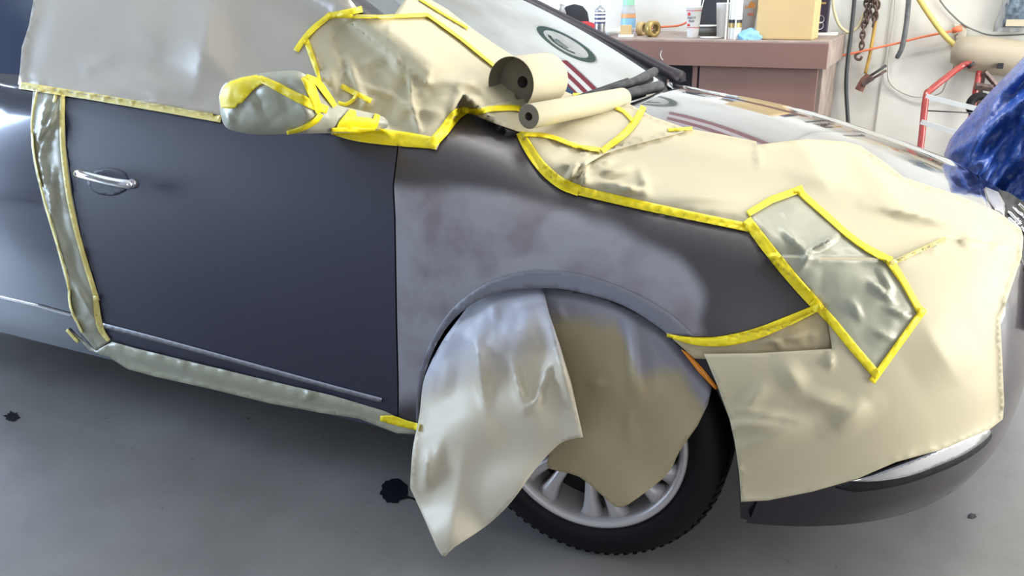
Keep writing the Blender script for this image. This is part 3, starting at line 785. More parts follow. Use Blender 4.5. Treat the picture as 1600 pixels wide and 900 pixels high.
# mirror tape
mt='tape on the wrapped mirror'
T(None,0,'wide patch of yellow tape over the outer end of the wrapped mirror',on_=[b1],poly=[(345,168),(343,150),(349,136),(360,127),(378,121),(400,117),(412,121),(416,128),(405,133),(395,141),(385,152),(378,161),(371,163),(368,168),(360,170)])
T([(405,122),(430,134),(460,150),(490,164),(512,172)],[10,13,14,14,12],'long tape strip crossing the wrapped mirror diagonally',on_=[b1],k=3)
T([(476,119),(486,138),(492,155),(500,176)],[14,16,14,12],'tape strip down the inner side of the wrapped mirror',on_=[b1],k=3)
T([(478,118),(496,128),(510,146),(524,166)],[6,10,10,8],'tape strip round the inner top edge of the wrapped mirror',on_=[b1],k=3)
T([(502,178),(492,190),(472,201),(448,208)],[9,9,8,6],'tape strip under the wrapped mirror base',on_=[b1],k=3)
T(None,0,'wide crumpled tape wrap round the mirror arm at the door',on_=[b1],poly=[(524,204),(530,190),(540,178),(547,170),(556,173),(557,182),(577,184),(583,186),(586,177),(594,180),(591,195),(586,204),(560,207)])
# cowl / hood
T([(812,207),(822,225),(838,250),(858,272),(880,288),(905,298)],[12,15,16,17,18,17],'thick curved tape at the rear corner of the fender top',k=3)
T([(905,298),(1000,320),(1100,341),(1172,356)],[14,14,13,13],'long tape strip along the fender top and hood paper',k=3)
T([(818,209),(850,211),(872,217),(900,228),(938,234)],7,'thin wavy tape strip near the small paper roll',k=3)
T([(1006,166),(992,190),(972,212),(940,236)],[10,11,11,9],'curved tape strip on the hood paper beyond the small roll',k=3)
T([(962,168),(975,174),(988,188)],6,'short tape branch touching the far end of the small roll',k=2)
T([(1044,203),(1062,202),(1082,200)],5,'small tape tab at the rear hood paper corner',k=1)
T([(895,147),(910,148)],4,'tiny tape tab behind the small paper roll at the glass edge',k=1)
# headlamp tapes
T([(1168,334),(1205,312),(1255,294)],[10,11,11],'tape strip along the top of the headlamp patch',k=1)
T([(1243,294),(1290,335),(1340,378),(1392,408)],[10,10,10,13],'tape strip on the upper right side of the headlamp patch',k=3)
T([(1388,404),(1412,440),(1440,490)],[14,11,11],'tape strip continuing down the front side of the headlamp patch',k=1)
T([(1445,482),(1405,537),(1362,597)],11,'tape strip along the bottom of the headlamp patch',k=1)
T([(1166,343),(1200,388),(1240,437),(1275,476),(1282,484)],[16,18,18,17,14],'thick tape strip along the fender front edge',k=3)
T([(1270,470),(1300,502),(1335,545),(1372,588)],14,'tape strip from the fender tip to the lower corner of the headlamp patch',k=1)
T([(1392,412),(1430,394),(1478,372)],[8,7,5],'faint tape strip across the sunlit paper above the bumper',pale=True,k=1)
T([(1042,524),(1085,533),(1130,533),(1180,522),(1230,502),(1283,478)],[4,12,16,17,15,10],'curved tape strip along the lower front edge of the fender',k=3)
# door gap tapes
T([(98,148),(97,210),(102,270),(112,330),(132,405),(152,470)],8,'glare-washed tape down the front edge of the door-gap paper',pale=True,k=3)
T([(149,462),(152,490),(158,515),(170,533)],[8,10,9,6],'lower tape end of the door-gap paper by the rocker',pale=True,k=3)
T([(58,140),(50,190),(54,250),(70,315),(90,385),(106,440),(110,480),(128,520)],4,'thin glare-washed tape down the rear edge of the door-gap paper',pale=True,k=3)
T([(88,145),(84,160)],5,'tiny glare-washed tape piece at the top of the door-gap paper',pale=True,k=1)
T([(104,515),(112,524),(122,535)],5,'small tape piece at the rear end of the rocker paper',pale=True,k=1)
T([(594,654),(612,656),(632,662),(655,668)],[8,14,12,11],'yellow tape at the front end of the rocker paper by the wheel arch',k=2)
# ------------------------------------------------------------------ paper rolls
def roll(name,a,b,r,label,cone=0,core=.016):
    root=empty(name,a); ax=(b-a); L=ax.length; ax.normalize()
    bm=bmesh.new(); lathe(bm,[(r-.001,.0),(r,.001),(r,L-.001),(r-.001,L)],a,ax,64,False); bm_obj('paper_wrap',bm,M['paper'],root,True)
    for s,d in((cone,1),(L,-1)):
        bm=bmesh.new(); lathe(bm,([(r-.0015,.0005),(r-.002,s)] if d>0 and cone else [(r-.0005,s)])+[(core,s)],a,ax,64,False); bm_obj('wound_edge',bm,M['paper_core'],root,False)  # dark edge colour also lines the recess, standing in for shade there
    bm=bmesh.new(); lathe(bm,[(core,cone-.001),(core,cone+.03),(core,L)],a,ax,40,False); bm_obj('cardboard_tube',bm,M['cardboard_core'],root,True)
    bm=bmesh.new(); lathe(bm,[(core,cone+.08),(0,cone+.08)],a,ax,40,False); bm_obj('tube_bottom',bm,M['cardboard_core'],root,True)
    finish(root); tag(root,label,'paper roll','rolls of masking paper on the car'); return root
def hit(u,v):
    d=ray(u,v).normalized(); return CP+d*cast(LAYERS,d)[0]
P1=hit(846,203);P2=hit(985,165); c1=on(826,182,1,.235); c2=on(972,154,1,.70)
roll('paper_roll',c1,c2,.030,'long thin roll of masking paper lying on the hood beside the windshield',core=.010)
P1=hit(812,177);P2=hit(872,158); c1=on(798,131,1,P1.y+.012); c2=on(853,123,1,P2.y+.01)
roll('paper_roll',c1,c2,.068,'short fat roll of masking paper standing on the cowl behind the thin roll',cone=.06,core=.015)

# ------------------------------------------------------------------ background: bench and what stands on it
YB=3.83;ZB=1.0
M['bench']=mat('brown_painted_wood',(.205,.115,.095),.5,var=.05,vscale=3)
M['benchtop']=mat('worn_bench_top',(.30,.24,.21),.6,var=.25,vscale=8)
bench=empty('workbench',(-2,4.2,0)); tag(bench,'long brown painted workbench against the white back wall','workbench')
XR=.03
bm=bmesh.new(); bbox(bm,(XR/2-2.5,4.265,ZB-.012),(5+XR,.87,.024)); bm_obj('bench_top',bm,M['benchtop'],bench,bevel=.004)
bm=bmesh.new(); bbox(bm,(XR/2-2.5,YB,ZB-.085),(5+XR,.02,.148)); bm_obj('front_apron',bm,M['bench'],bench,bevel=.003)
bm=bmesh.new(); bbox(bm,(XR-.01,4.27,ZB-.085),(.02,.85,.148)); bm_obj('end_board',bm,M['benchtop'],bench,bevel=.003)
bm=bmesh.new(); bbox(bm,(-.03,4.33,ZB/2-.08),(.05,.7,ZB-.16)); bm_obj('end_leg',bm,M['benchtop'],bench,bevel=.003)
xa=on(1092,110,1,YB+.06).x
bm=bmesh.new(); bbox(bm,((xa-.01)/2,YB+.05,.45),(abs(xa)-.03,.02,.78)); d1=bm_obj('cabinet_door',bm,M['bench'],bench,bevel=.004)
bm=bmesh.new(); bbox(bm,(xa-.02,YB+.06,.43),(.03,.04,.84)); bm_obj('post',bm,M['bench'],bench)
bm=bmesh.new(); bbox(bm,(-2.4,4.1,.46),(4.7,.02,.82)); bm_obj('void_shade_panel',bm,M['shell'],bench)  # dark sheet standing in for the shaded void under the bench
bm=bmesh.new(); bbox(bm,(-2.6,4.3,.45),(3.3,.75,.02)); bm_obj('lower_shelf',bm,M['bench'],bench)
bm=bmesh.new(); bbox(bm,(-4.9,4.25,.43),(.05,.8,.84)); bm_obj('end_leg',bm,M['bench'],bench)
bm=bmesh.new(); tube(bm,[on(u,v,1,YB-.011) for u,v in((1034,79),(1032,85),(1033,90),(1036,94))],.003,6,4); bm_obj('white_paint_chip',bm,mat('chip_white',(.6,.58,.55),.6),bench)
finish(bench)
def at(u,v,Y=None): return on(u,v,2,ZB) if Y is None else on(u,v,1,Y)
def base(u,Y):
    """point on the bench top in column u of the photo at depth Y"""
    lo,hi=-60,140
    for _ in range(40):
        mid=(lo+hi)/2
        if on(u,mid,1,Y).z>ZB: lo=mid
        else: hi=mid
    return on(u,lo,1,Y)
def simple(name,build,m,label,cat,group=None,smooth=True,bevel=0):
    bm=bmesh.new(); build(bm); o=bm_obj(name,bm,m,None,smooth,bevel); tag(o,label,cat,group); return o
def text(body,loc,size,m,parent,rot=(math.pi/2,0,0),ext=.0004):
    cu=bpy.data.curves.new('lettering','FONT'); cu.body=body; cu.size=size; cu.extrude=ext; cu.align_x='CENTER'; cu.align_y='CENTER'
    t=bpy.data.objects.new('lettering',cu); COL.objects.link(t); bpy.context.view_layer.update()
    me=bpy.data.meshes.new_from_object(t); bpy.data.objects.remove(t)
    o=bpy.data.objects.new('lettering',me); COL.objects.link(o); me.materials.append(m); o.location=loc; o.rotation_euler=rot
    if parent:
        o.parent=parent; o.location=Vector(loc)-parent.location
    return o
def upright(name,u,Y,label,cat):
    p=base(u,Y); p.z=ZB; r=empty(name,p); tag(r,label,cat); return r,p
white=mat('white_plastic',(.80,.80,.78),.35); clear=mat('clear_plastic',(.75,.78,.8),.1,trans=.6,ior=1.2)
red=mat('red_print',(.6,.04,.03),.5); black=mat('black_print',(.02,.02,.025),.5); silver=mat('silver_can',(.55,.57,.62),.25,metal=.9)
blue=mat('blue_label',(.25,.5,.75),.4); navy=mat('navy_label',(.05,.06,.14),.4); green=mat('green_label',(.3,.65,.45),.4)
tan=mat('cardboard',(.56,.41,.20),.7,var=.04,vscale=5); gold=mat('gold_tape',(.42,.30,.10),.35,metal=.3); orange=mat('orange_cord',(.72,.18,.08),.5)
def part(parent,name,m,fn,smooth=True,bevel=0):
    bm=bmesh.new(); fn(bm); o=bm_obj(name,bm,m,parent,smooth,bevel); o.location=-parent.location; return o
# spray can
r,p=upright('spray_can',937,4.0,'silver and black aerosol can nearest the windshield pillar on the bench','spray can')
part(r,'can_body',silver,lambda b:lathe(b,[(.034,0),(.036,.004),(.036,.168),(.033,.176),(.02,.19),(.012,.195)],p))
part(r,'label_band',navy,lambda b:lathe(b,[(.0365,.085),(.0365,.165)],p,cap=False))
part(r,'white_band',white,lambda b:[lathe(b,[(.037,h),(.037,h+.012)],p,cap=False) for h in(.125,.148,.098)])
part(r,'nozzle',silver,lambda b:lathe(b,[(.008,.195),(.008,.208),(.004,.212),(.004,.222)],p,n=12))
# water bottle & white tube at far left
r,p=upright('water_bottle',878,4.2,'clear plastic water bottle with blue label beside the black cap','bottle')
part(r,'bottle_body',clear,lambda b:lathe(b,[(.03,0),(.032,.01),(.032,.12),(.03,.15),(.014,.185),(.013,.2)],p))
part(r,'label_band',blue,lambda b:lathe(b,[(.0325,.06),(.0325,.125)],p,cap=False))
part(r,'bottle_cap',white,lambda b:lathe(b,[(.015,.2),(.015,.215)],p,n=16))
r,p=upright('tube',864,4.15,'white caulking tube beside the water bottle, half behind the windshield pillar','tube')
part(r,'tube_body',white,lambda b:lathe(b,[(.024,0),(.025,.21),(.01,.225),(.005,.26)],p))
# cap hat
r,p=upright('baseball_cap',897,4.3,'black and red baseball cap on the bench behind the spray can','cap')
def dome(b):
    lathe(b,[(.11,.03),(.108,.09),(.095,.15),(.06,.19),(0,.205)],p,n=24)
part(r,'crown',mat('black_cloth',(.02,.022,.03),.9),dome)
redc=mat('red_cloth',(.42,.03,.04),.8,var=.2,vscale=20)
part(r,'brim',redc,lambda b:lathe(b,[(.0,.0),(.14,.0),(.14,.02),(.11,.075),(.06,.09),(0,.09)],p+Vector((.06,-.06,0)),n=20))
# spray bottle cluster
r,p=upright('squeeze_bottle',981,4.25,'tall clear bottle with green and blue labels behind a small tan box','bottle')
part(r,'bottle_body',clear,lambda b:lathe(b,[(.05,0),(.052,.01),(.05,.14),(.042,.18),(.036,.26)],p))
part(r,'label_band',green,lambda b:lathe(b,[(.041,.19),(.038,.26)],p,cap=False))
part(r,'lower_label',blue,lambda b:lathe(b,[(.0525,.05),(.0515,.11)],p,cap=False))
part(r,'picture_label',mat('orange_print',(.7,.35,.15),.5),lambda b:lathe(b,[(.0515,.115),(.0505,.14)],p,cap=False))
r,p=upright('small_box',978,3.98,'small plain tan box in front of the tall clear bottle','box')
part(r,'box_body',tan,lambda b:bbox(b,p+Vector((0,0,.048)),(.062,.05,.06)),False,.002)
part(r,'stand',white,lambda b:bbox(b,p+Vector((0,0,.009)),(.09,.06,.018)),False,.003)
simple('white_cloth',lambda b:(lathe(b,[(0.0,-.05),(.024,-.045),(.022,.03),(.028,.05),(0,.055)],base(957,4.1)+Vector((0,0,.028)),(1,.2,.05),n=14)),white,'crumpled white wipe lying left of the small tan box','cloth')
# tape rolls
def tring(name,u,Y,rad,wd,m,label,ax):
    p=base(u,Y); p.z=ZB+rad; r=empty(name,p); tag(r,label,'tape roll')
    part(r,'wound_tape',m,lambda b:lathe(b,[(rad*.62,-wd/2),(rad,-wd/2),(rad,wd/2),(rad*.62,wd/2),(rad*.62,-wd/2)],p,ax,36,False))
    part(r,'core',tan,lambda b:lathe(b,[(rad*.60,-wd/2),(rad*.62,-wd/2),(rad*.62,wd/2),(rad*.60,wd/2)],p,ax,36,False))
tring('tape_roll',1019,4.05,.052,.05,gold,'gold packing tape roll standing on edge on the bench',(1,-.5,0))
tring('tape_roll',1002,4.2,.045,.04,tan,'brown tape roll standing on edge behind the gold one',(1,-.2,0))
# printed cup
r,p=upright('paper_cup',1082,4.02,'white takeout cup with red band and black lettering','cup')
part(r,'cup_body',white,lambda b:lathe(b,[(.033,0),(.035,.004),(.050,.185),(.052,.187),(.052,.193),(.048,.193)],p))
def cr_(h): return .035+.015*h/.181
for h_ in (.062,.166): part(r,'red_band',red,lambda b:lathe(b,[(cr_(h_)+.0006,h_),(cr_(h_+.004)+.0006,h_+.004)],p,cap=False))
face=Vector((p.x,p.y-.046,0))
text('Bell M',Vector((p.x,p.y-.0475,ZB+.125)),.022,black,r); text('Bush',Vector((p.x,p.y-.0455,ZB+.105)),.02,black,r)
part(r,'red_emblem',red,lambda b:lathe(b,[(0,0),(.006,.001),(.011,.0)],(p.x-.018,p.y-.046,ZB+.148),(0,-1,0),7))
part(r,'lower_emblem',red,lambda b:lathe(b,[(0,0),(.005,.001),(.010,.0)],(p.x-.020,p.y-.042,ZB+.080),(0,-1,0),5))
# plain stacked cups behind
r,p=upright('foam_cup',1129,4.15,'plain white foam cup beside the black poster board','cup')
part(r,'cup_body',white,lambda b:lathe(b,[(.036,0),(.038,.004),(.052,.205),(.054,.21),(.050,.212)],p))
# black poster / bag
r,p=upright('poster_board',1112,4.45,'black and red printed board leaning on the wall behind the cups','board')
part(r,'board',black,lambda b:bbox(b,p+Vector((0,.05,.17)),(.20,.012,.34),Matrix.Rotation(R(-12),3,'X')),False,.002)
for q in((.03,.13,.028),(.05,.2,.03),(-.02,.24,.02)):
    part(r,'printed_blob',red,lambda b:lathe(b,[(q[2]*.55,0),(q[2],.001),(q[2]*.5,.002)],p+Vector((q[0],.02+q[1]*.2,q[1])),(0,-1,.2),20))
part(r,'white_edge',white,lambda b:bbox(b,p+Vector((-.09,.04,.17)),(.006,.006,.33),Matrix.Rotation(R(-12),3,'X')@Matrix.Rotation(R(8),3,'Y')),False)
# plates
r,p=upright('plate_stack',1106,4.3,'grey tin with white lid between the two cups','tin')
part(r,'tin_body',mat('grey_tin',(.14,.14,.13),.4),lambda b:lathe(b,[(.075,0),(.08,.06)],p))
part(r,'lid',white,lambda b:lathe(b,[(.085,.06),(.085,.066)],p))
simple('tray',lambda b:lathe(b,[(.0,0.002),(.07,.002),(.075,.008),(.0,.008)],base(1112,4.0)),white,'thin white saucer lying in front of the grey tin','saucer')
# white bottle stand
r,p=upright('pump_bottle',1147,3.93,'white bottle with a brown-gold band beside the blue rag','bottle')
part(r,'bottle_body',white,lambda b:lathe(b,[(.038,0),(.04,.004),(.04,.30),(.03,.33)],p))
part(r,'gold_band',gold,lambda b:lathe(b,[(.0406,.07),(.0406,.098)],p,cap=False))
part(r,'dark_band',black,lambda b:lathe(b,[(.0408,.098),(.0408,.118)],p,cap=False))
part(r,'side_rail',white,lambda b:[bbox(b,p+Vector((dx,-.043,.16)),(.008,.008,.32)) for dx in(-.045,.012)],False)
# bag with print
r,p=upright('foam_bucket',1168,4.25,'white bucket with an orange picture behind the blue rag','bucket')
part(r,'bucket_body',mat('off_white',(.66,.64,.61),.5),lambda b:lathe(b,[(.075,0),(.09,.27),(.093,.275),(.093,.285)],p))
part(r,'orange_picture',mat('orange_picture',(.55,.22,.04),.5),lambda b:[bbox(b,p+Vector((.02+k*.012,-.083,.20-abs(k)*.004)),(.014,.004,.04-.006*abs(k))) for k in(-2,-1,0,1,2)],False)
part(r,'lower_picture',mat('dull_red_picture',(.4,.12,.08),.5),lambda b:bbox(b,p+Vector((.02,-.08,.14)),(.05,.004,.016)),False)
# blue rag
def rag(b,c,s,seed=0):
    bmesh.ops.create_icosphere(b,subdivisions=4,radius=1)
    for v in b.verts:
        d=v.co.normalized(); k=1+.25*noise.noise(d*2.5+Vector((seed,0,0)))+.22*abs(noise.noise(d*6+Vector((seed,3,0))))
        v.co=Vector(c)+Vector((d.x*s[0]*k,d.y*s[1]*k,max(-.0,d.z)*s[2]*k))
rp=base(1170,3.93)
simple('rag',lambda b:rag(b,rp,(.085,.05,.055),2),mat('light_blue_cloth',(.22,.45,.68),.8,var=.2,vscale=30),'crumpled light blue paper rag beside the cardboard box','rag')
# cardboard box
r,p=upright('cardboard_box',1227,4.0,'large plain tan cardboard box at the bench end','box')
part(r,'box_body',tan,lambda b:bbox(b,p+Vector((0,.05,.26)),(.335,.26,.52)),False,.004)
part(r,'flap_seam',mat('cardboard_seam',(.38,.27,.13),.8),lambda b:bbox(b,p+Vector((0,-.0815,.006)),(.33,.002,.004)),False)
# long bag by the box
simple('plastic_bag',lambda b:tube(b,[base(1184,4.1),base(1186,4.1)+Vector((0,0,.15)),base(1192,4.1)+Vector((0,0,.32))],lambda t:.03-.012*t,10,5),mat('grey_bag',(.42,.39,.34),.5,var=.3,vscale=15),'grey-tan limp bag squeezed between the bucket and the cardboard box','bag')
# purple tall bottle
p0=on(1283,52,1,4.5); 
r=empty('polish_carton',(p0.x,4.5,ZB)); tag(r,'tall black and purple carton standing at the bench end by the wall','carton'); p=Vector((p0.x,4.5,ZB))
part(r,'carton_body',mat('black_carton',(.03,.025,.045),.35),lambda b:bbox(b,p+Vector((0,0,.2)),(.075,.06,.37)),False,.006)
part(r,'purple_panel',mat('purple_print',(.16,.06,.30),.4),lambda b:bbox(b,p+Vector((-.008,-.031,.26)),(.05,.004,.06)),False)
part(r,'white_rings',white,lambda b:[lathe(b,[(.022,0),(.025,.002)],p+Vector((-.01,-.031,h)),(0,-1,0),24,False) for h in(.06,.10)])
part(r,'gold_print',gold,lambda b:bbox(b,p+Vector((-.005,-.031,.20)),(.04,.004,.012)),False)
part(r,'base_strip',white,lambda b:bbox(b,p+Vector((0,0,.008)),(.2,.1,.016)),False)
# orange cord lying on the bench and to the outlet
def cord(pts,rad,m,label,cat='cord',name='cord',k=6):
    bm=bmesh.new(); tube(bm,pts,rad,8,k); o=bm_obj(name,bm,m,None,True); return tag(o,label,cat,{'hose':'hoses hanging on the wall','cord':'cords and wires at the back wall'}.get(cat))
cord([on(u,v,1,Y) for u,v,Y in((950,46,4.45),(1000,48,4.4),(1025,43,4.4),(1060,40,4.4),(1078,32,4.4))],.007,orange,'orange cord lying along the back of the bench')
YW=4.69
def w(u,v,d=.02): return on(u,v,1,YW-d)
cord([w(1302,89,.04),w(1330,84,.05),w(1360,77,.06),w(1400,68,.05),w(1440,58,.05),w(1480,50,.05),w(1494,47,.03)],.007,orange,'taut orange extension cord plugged into the wall outlet')
simple('cord_plug',lambda b:tube(b,[w(1488,48,.035),w(1503,44,.03)],.018,10,1),orange,'orange plug of the taut cord in the outlet','plug')
ot=empty('wall_outlet',w(1499,54,0)); tag(ot,'cream double wall outlet with the orange plug','outlet')
pc=w(1499,54,.008)
cream=mat('cream_plastic',(.62,.58,.47),.4)
part(ot,'cover_plate',cream,lambda b:bbox(b,pc,(.075,.012,.125)),False,.004)
part(ot,'socket',black,lambda b:[bbox(b,pc+Vector((dx,-.007,-.03)),(.005,.002,.014)) for dx in(-.01,.01)],False)
cord([w(1497,53),w(1493,58),w(1496,63),w(1500,70),w(1494,85),w(1490,105),w(1478,130),w(1470,145),w(1450,152)],.004,mat('grey_wire',(.25,.25,.23),.6),'thin grey wire dropping from the outlet behind the red hand truck')
# hoses
dk=mat('black_hose',(.045,.05,.055),.45)
cord([w(1338,-30,.05),w(1334,10,.05),w(1330,50,.05),w(1325,90,.05),w(1322,130,.05),w(1324,175,.05),w(1330,260,.05)],.013,dk,'long black hose hanging down the wall right of the bench','hose','hose')
cord([w(1421,-30,.06),w(1419,10,.06),w(1415,45,.06),w(1409,75,.06),w(1401,91,.05)],lambda t:.016 if t<.97 else .012,mat('grey_black_hose',(.12,.13,.14),.4,var=.3,vscale=20),'short thick grey-black hose end hanging above the clamp','hose','hose')
yl=mat('yellow_hose',(.60,.48,.14),.45)
cord([w(1425,-20,.1),w(1440,5,.1),w(1458,32,.11),w(1478,58,.12),w(1500,78,.14),w(1522,100,.2)],.017,yl,'thick yellow hose slanting across the wall down to the hand truck','hose','hose')
cord([w(1301,-20,.05),w(1302,10,.05),w(1309,35,.05),w(1320,48,.05),w(1330,50,.04),w(1342,40,.04),w(1350,20,.04)],.010,mat('cream_hose',(.58,.52,.32),.5),'cream looped hose behind the black hose','hose','hose')
cord([w(1400,-20),w(1397,30),w(1392,60),w(1388,100),w(1389,125),w(1402,140),w(1425,150),w(1447,151)],.006,mat('white_cable',(.55,.55,.50),.5),'thin off-white cable looping to the hand truck')
cord([w(1465,-5),w(1480,15),w(1505,38),w(1530,50),w(1550,55),w(1580,55),w(1620,52)],.005,mat('dark_wire',(.16,.17,.16),.5),'thin dark wire sagging across the upper right wall')
cord([w(1372,-20,.04),w(1368,30,.04),w(1362,70,.04),w(1357,95,.04),w(1352,115,.04)],.011,mat('amber_strap',(.45,.28,.06),.5,var=.3,vscale=12),'amber strap hanging beside the rusty chains','strap','strap')
# chains
rust=mat('rusty_steel',(.12,.085,.075),.55,metal=.5,var=.5,vscale=30)
def chain(pts,label,s=.042):
    P=smooth_path(pts,10); bm=bmesh.new(); acc=0;i=0;k=0;last=P[0]
    L=[];d=0
    for a,b in zip(P,P[1:]): d+=(b-a).length
    n=int(d/(s*.66)); 
    def atd(x):
        for a,b in zip(P,P[1:]):
            l=(b-a).length
            if x<=l: return a.lerp(b,x/l),(b-a).normalized()
            x-=l
        return P[-1],(P[-1]-P[-2]).normalized()
    for j in range(n):
        c,t=atd((j+.5)*s*.66); o_=Vector((0,-1,0)) if j%2 else t.cross(Vector((0,-1,0))).normalized()
        pts2=[c+t*math.cos(a)*s*.5+o_*math.sin(a)*s*.28 for a in [i*math.pi/6 for i in range(13)]]
        tube(bm,pts2,s*.13,6,1)
    return tag(bm_obj('chain',bm,rust,None,True),label,'chain','rusty chains hanging on the wall')
chain([w(1353,-15,.06),w(1354,20,.06),w(1349,45,.06),w(1346,78,.06)],'rusty chain ending in a hook above the orange cord',.05)
chain([w(1362,-15,.07),w(1360,10,.07),w(1356,35,.07)],'short rusty chain loop behind the hooked chain',.05)
chain([w(1371,-15,.06),w(1370,12,.06),w(1364,40,.06)],'rusty chain right of the hooked one, bunched and short',.055)
chain([w(1366,-15,.09),w(1367,8,.09),w(1372,22,.09)],'topmost short rusty chain strand hanging nearest the thick hose',.05)
hk=bmesh.new(); tube(hk,[w(1346,76,.05),w(1343,82,.05),w(1337,86,.05),w(1338,92,.05),w(1344,93,.05),w(1347,88,.05)],.009,8,5); tag(bm_obj('chain_hook',hk,rust,None,True),'steel hook at the bottom of the rusty chain','hook')
# clamp
cl=empty('pinch_clamp',w(1355,125,.04)); tag(cl,'rusty pinch clamp hanging from the amber strap','clamp')
part(cl,'jaw',mat('rust_red',(.20,.09,.07),.7,var=.4,vscale=25),lambda b:tube(b,[w(1342,141,.05),w(1350,126,.05),w(1358,118,.05)],lambda t:.030-.006*t,6,1),False)
part(cl,'jaw_plate',rust,lambda b:tube(b,[w(1347,132,.075),w(1364,121,.07)],.02,6,1),False)
part(cl,'grip',dk,lambda b:tube(b,[w(1356,121,.05),w(1370,112,.05),w(1385,102,.05)],.009,8,1))
part(cl,'grip',rust,lambda b:tube(b,[w(1352,130,.06),w(1370,119,.06),w(1385,110,.06)],.008,8,1))
# hand truck leaning on wall
ht=empty('hand_truck',(on(1440,250,1,4.1).x,4.3,0)); tag(ht,'red tubular hand truck with grey crossbars leaning by the blue tarp','hand truck')
redp=mat('red_tube_paint',(.30,.03,.025),.3,coat=.5); greyb=mat('grey_crossbar',(.42,.44,.44),.4)
def h(u,v,Y): return on(u,v,1,Y)
foot=h(1440,215,4.05); foot2=foot-(h(1447,152,4.15)-foot)*(foot.z/(h(1447,152,4.15).z-foot.z))
f3=h(1522,140,4.4)
part(ht,'frame_tube',redp,lambda b:tube(b,[foot2,foot,h(1447,152,4.15),h(1455,140,4.2),h(1480,120,4.3),h(1500,105,4.4),h(1512,100,4.42),h(1517,103,4.44)],.020,12,6))
part(ht,'rear_tube',redp,lambda b:tube(b,[h(1530,112,4.45),h(1527,130,4.42),h(1522,155,4.4),Vector((h(1520,160,4.4).x,4.35,.03))],.018,12,3))
part(ht,'crossbar',greyb,lambda b:tube(b,[h(1446,150,4.14),h(1485,160,4.18),h(1560,178,4.25)],.020,4,1),False)
part(ht,'crossbar',greyb,lambda b:tube(b,[h(1439,190,4.07),h(1480,203,4.1),h(1560,225,4.16)],.020,4,1),False)
part(ht,'thin_rod',black,lambda b:tube(b,[h(1450,173,4.12),h(1530,177,4.2)],.004,6,1))
part(ht,'grip_clip',black,lambda b:tube(b,[h(1512,106,4.4),h(1523,98,4.4)],.012,6,1))
wheelc=h(1530,164,4.3)
part(ht,'small_wheel',M['rubber'],lambda b:lathe(b,[(.03,-.02),(.065,-.02),(.075,-.01),(.075,.01),(.065,.02),(.03,.02),(.03,-.02)],wheelc,(.3,-1,.1),28,False))
part(ht,'axle_bracket',rust,lambda b:[tube(b,[h(1524,134,4.38),h(1550,138,4.4)],.022,6,1),tube(b,[h(1538,112,4.42),h(1562,140,4.45)],.018,6,1)],False)
finish_list=[]
# beige tank behind
tk=empty('beige_tank',(on(1590,95,1,4.45).x,4.42,0)); tag(tk,'rounded beige tank on the wall behind the blue tarp','tank')
tc_=h(1585,92,4.56)
part(tk,'tank_body',mat('beige_plastic',(.36,.31,.23),.5,var=.05,vscale=4),lambda b:lathe(b,[(0,-.36),(.07,-.345),(.10,-.29),(.11,-.2),(.11,.3),(.08,.36),(0,.37)],tc_,(1,.05,-.12),28))
part(tk,'tank_fitting',black,lambda b:bbox(b,h(1563,103,4.44),(.032,.03,.032)),False)
part(tk,'tank_stand',rust,lambda b:[bbox(b,(tc_.x+dx,4.58,tc_.z/2-.05),(.04,.04,tc_.z-.1)) for dx in(-.16,.25)],False)
# hanging bag upper right
bc=w(1592,15,.06)
bg=empty('parts_bag',bc); tag(bg,'clear hanging bag of grey-blue parts at the upper right of the wall','bag')
part(bg,'bag_film',mat('cloudy_film',(.6,.62,.62),.15,trans=.5,ior=1.15),lambda b:rag(b,bc+Vector((0,0,-.13)),(.11,.04,.34),5))
part(bg,'bag_contents',mat('grey_blue_parts',(.12,.16,.20),.35,var=.6,vscale=35),lambda b:rag(b,bc+Vector((.01,-.02,-.10)),(.085,.035,.26),8))
part(bg,'paper_card',mat('tan_card',(.5,.45,.32),.6),lambda b:bbox(b,bc+Vector((.0,-.06,-.075)),(.12,.006,.04)),False)
# blue tarp heap
def tarp(name,pxs,Y0,label,seed,Yth=.35,zb=0):
    root_pts=pxs
    vs,F=tri(pxs,5)
    V=[];bot=[]
    for p in vs:
        e=min(1,edged(p,pxs)/45); k=math.sqrt(1-(1-e)**2)
        q=on(p[0],p[1],1,Y0); 
        wv_=p[0]*.77+p[1]*.64; al=-p[0]*.64+p[1]*.77
        n=noise.noise(Vector((p[0]/38,p[1]/60,seed)))*.06+.09*(1-abs(noise.noise(Vector((wv_/26,al/110,seed))))*2.2)+.05*(1-abs(noise.noise(Vector((wv_/11,al/60,seed+7))))*2)+ .035*abs(noise.noise(Vector(((p[0]+p[1])/14,(p[1]-p[0])/60,seed))))+.03*noise.noise(Vector(((p[0]+.7*p[1])/22,p[1]/90,seed+4)))
        d=(q-CP).normalized(); t=(q-CP).length
        V.append(CP+d*(t-Yth*k-n*(.3+.7*e)))
    nv=len(V)
    for p in vs:
        q=on(p[0],p[1],1,Y0); e=min(1,edged(p,pxs)/45); d=(q-CP).normalized(); V.append(CP+d*((q-CP).length+Yth*.6*math.sqrt(1-(1-e)**2)))
    F2=[tuple(nv+i for i in f[::-1]) for f in F]
    o=mesh_obj(name,V,list(F)+F2,M['tarp']); return tag(o,label,'tarp')
M['tarp']=mat('blue_tarp',(.03,.09,.37),.2,var=.2,vscale=8,bump=.6,bscale=26,bdist=.02,spec=.7)
tarp('tarp',curve2([(1660,20),(1600,88),(1555,135),(1515,180),(1475,240),(1490,330),(1520,440),(1560,520),(1640,520),(1700,400),(1720,200)],3)[:-1],2.62,'crumpled shiny blue tarp heap leaning right of the car hood',3)
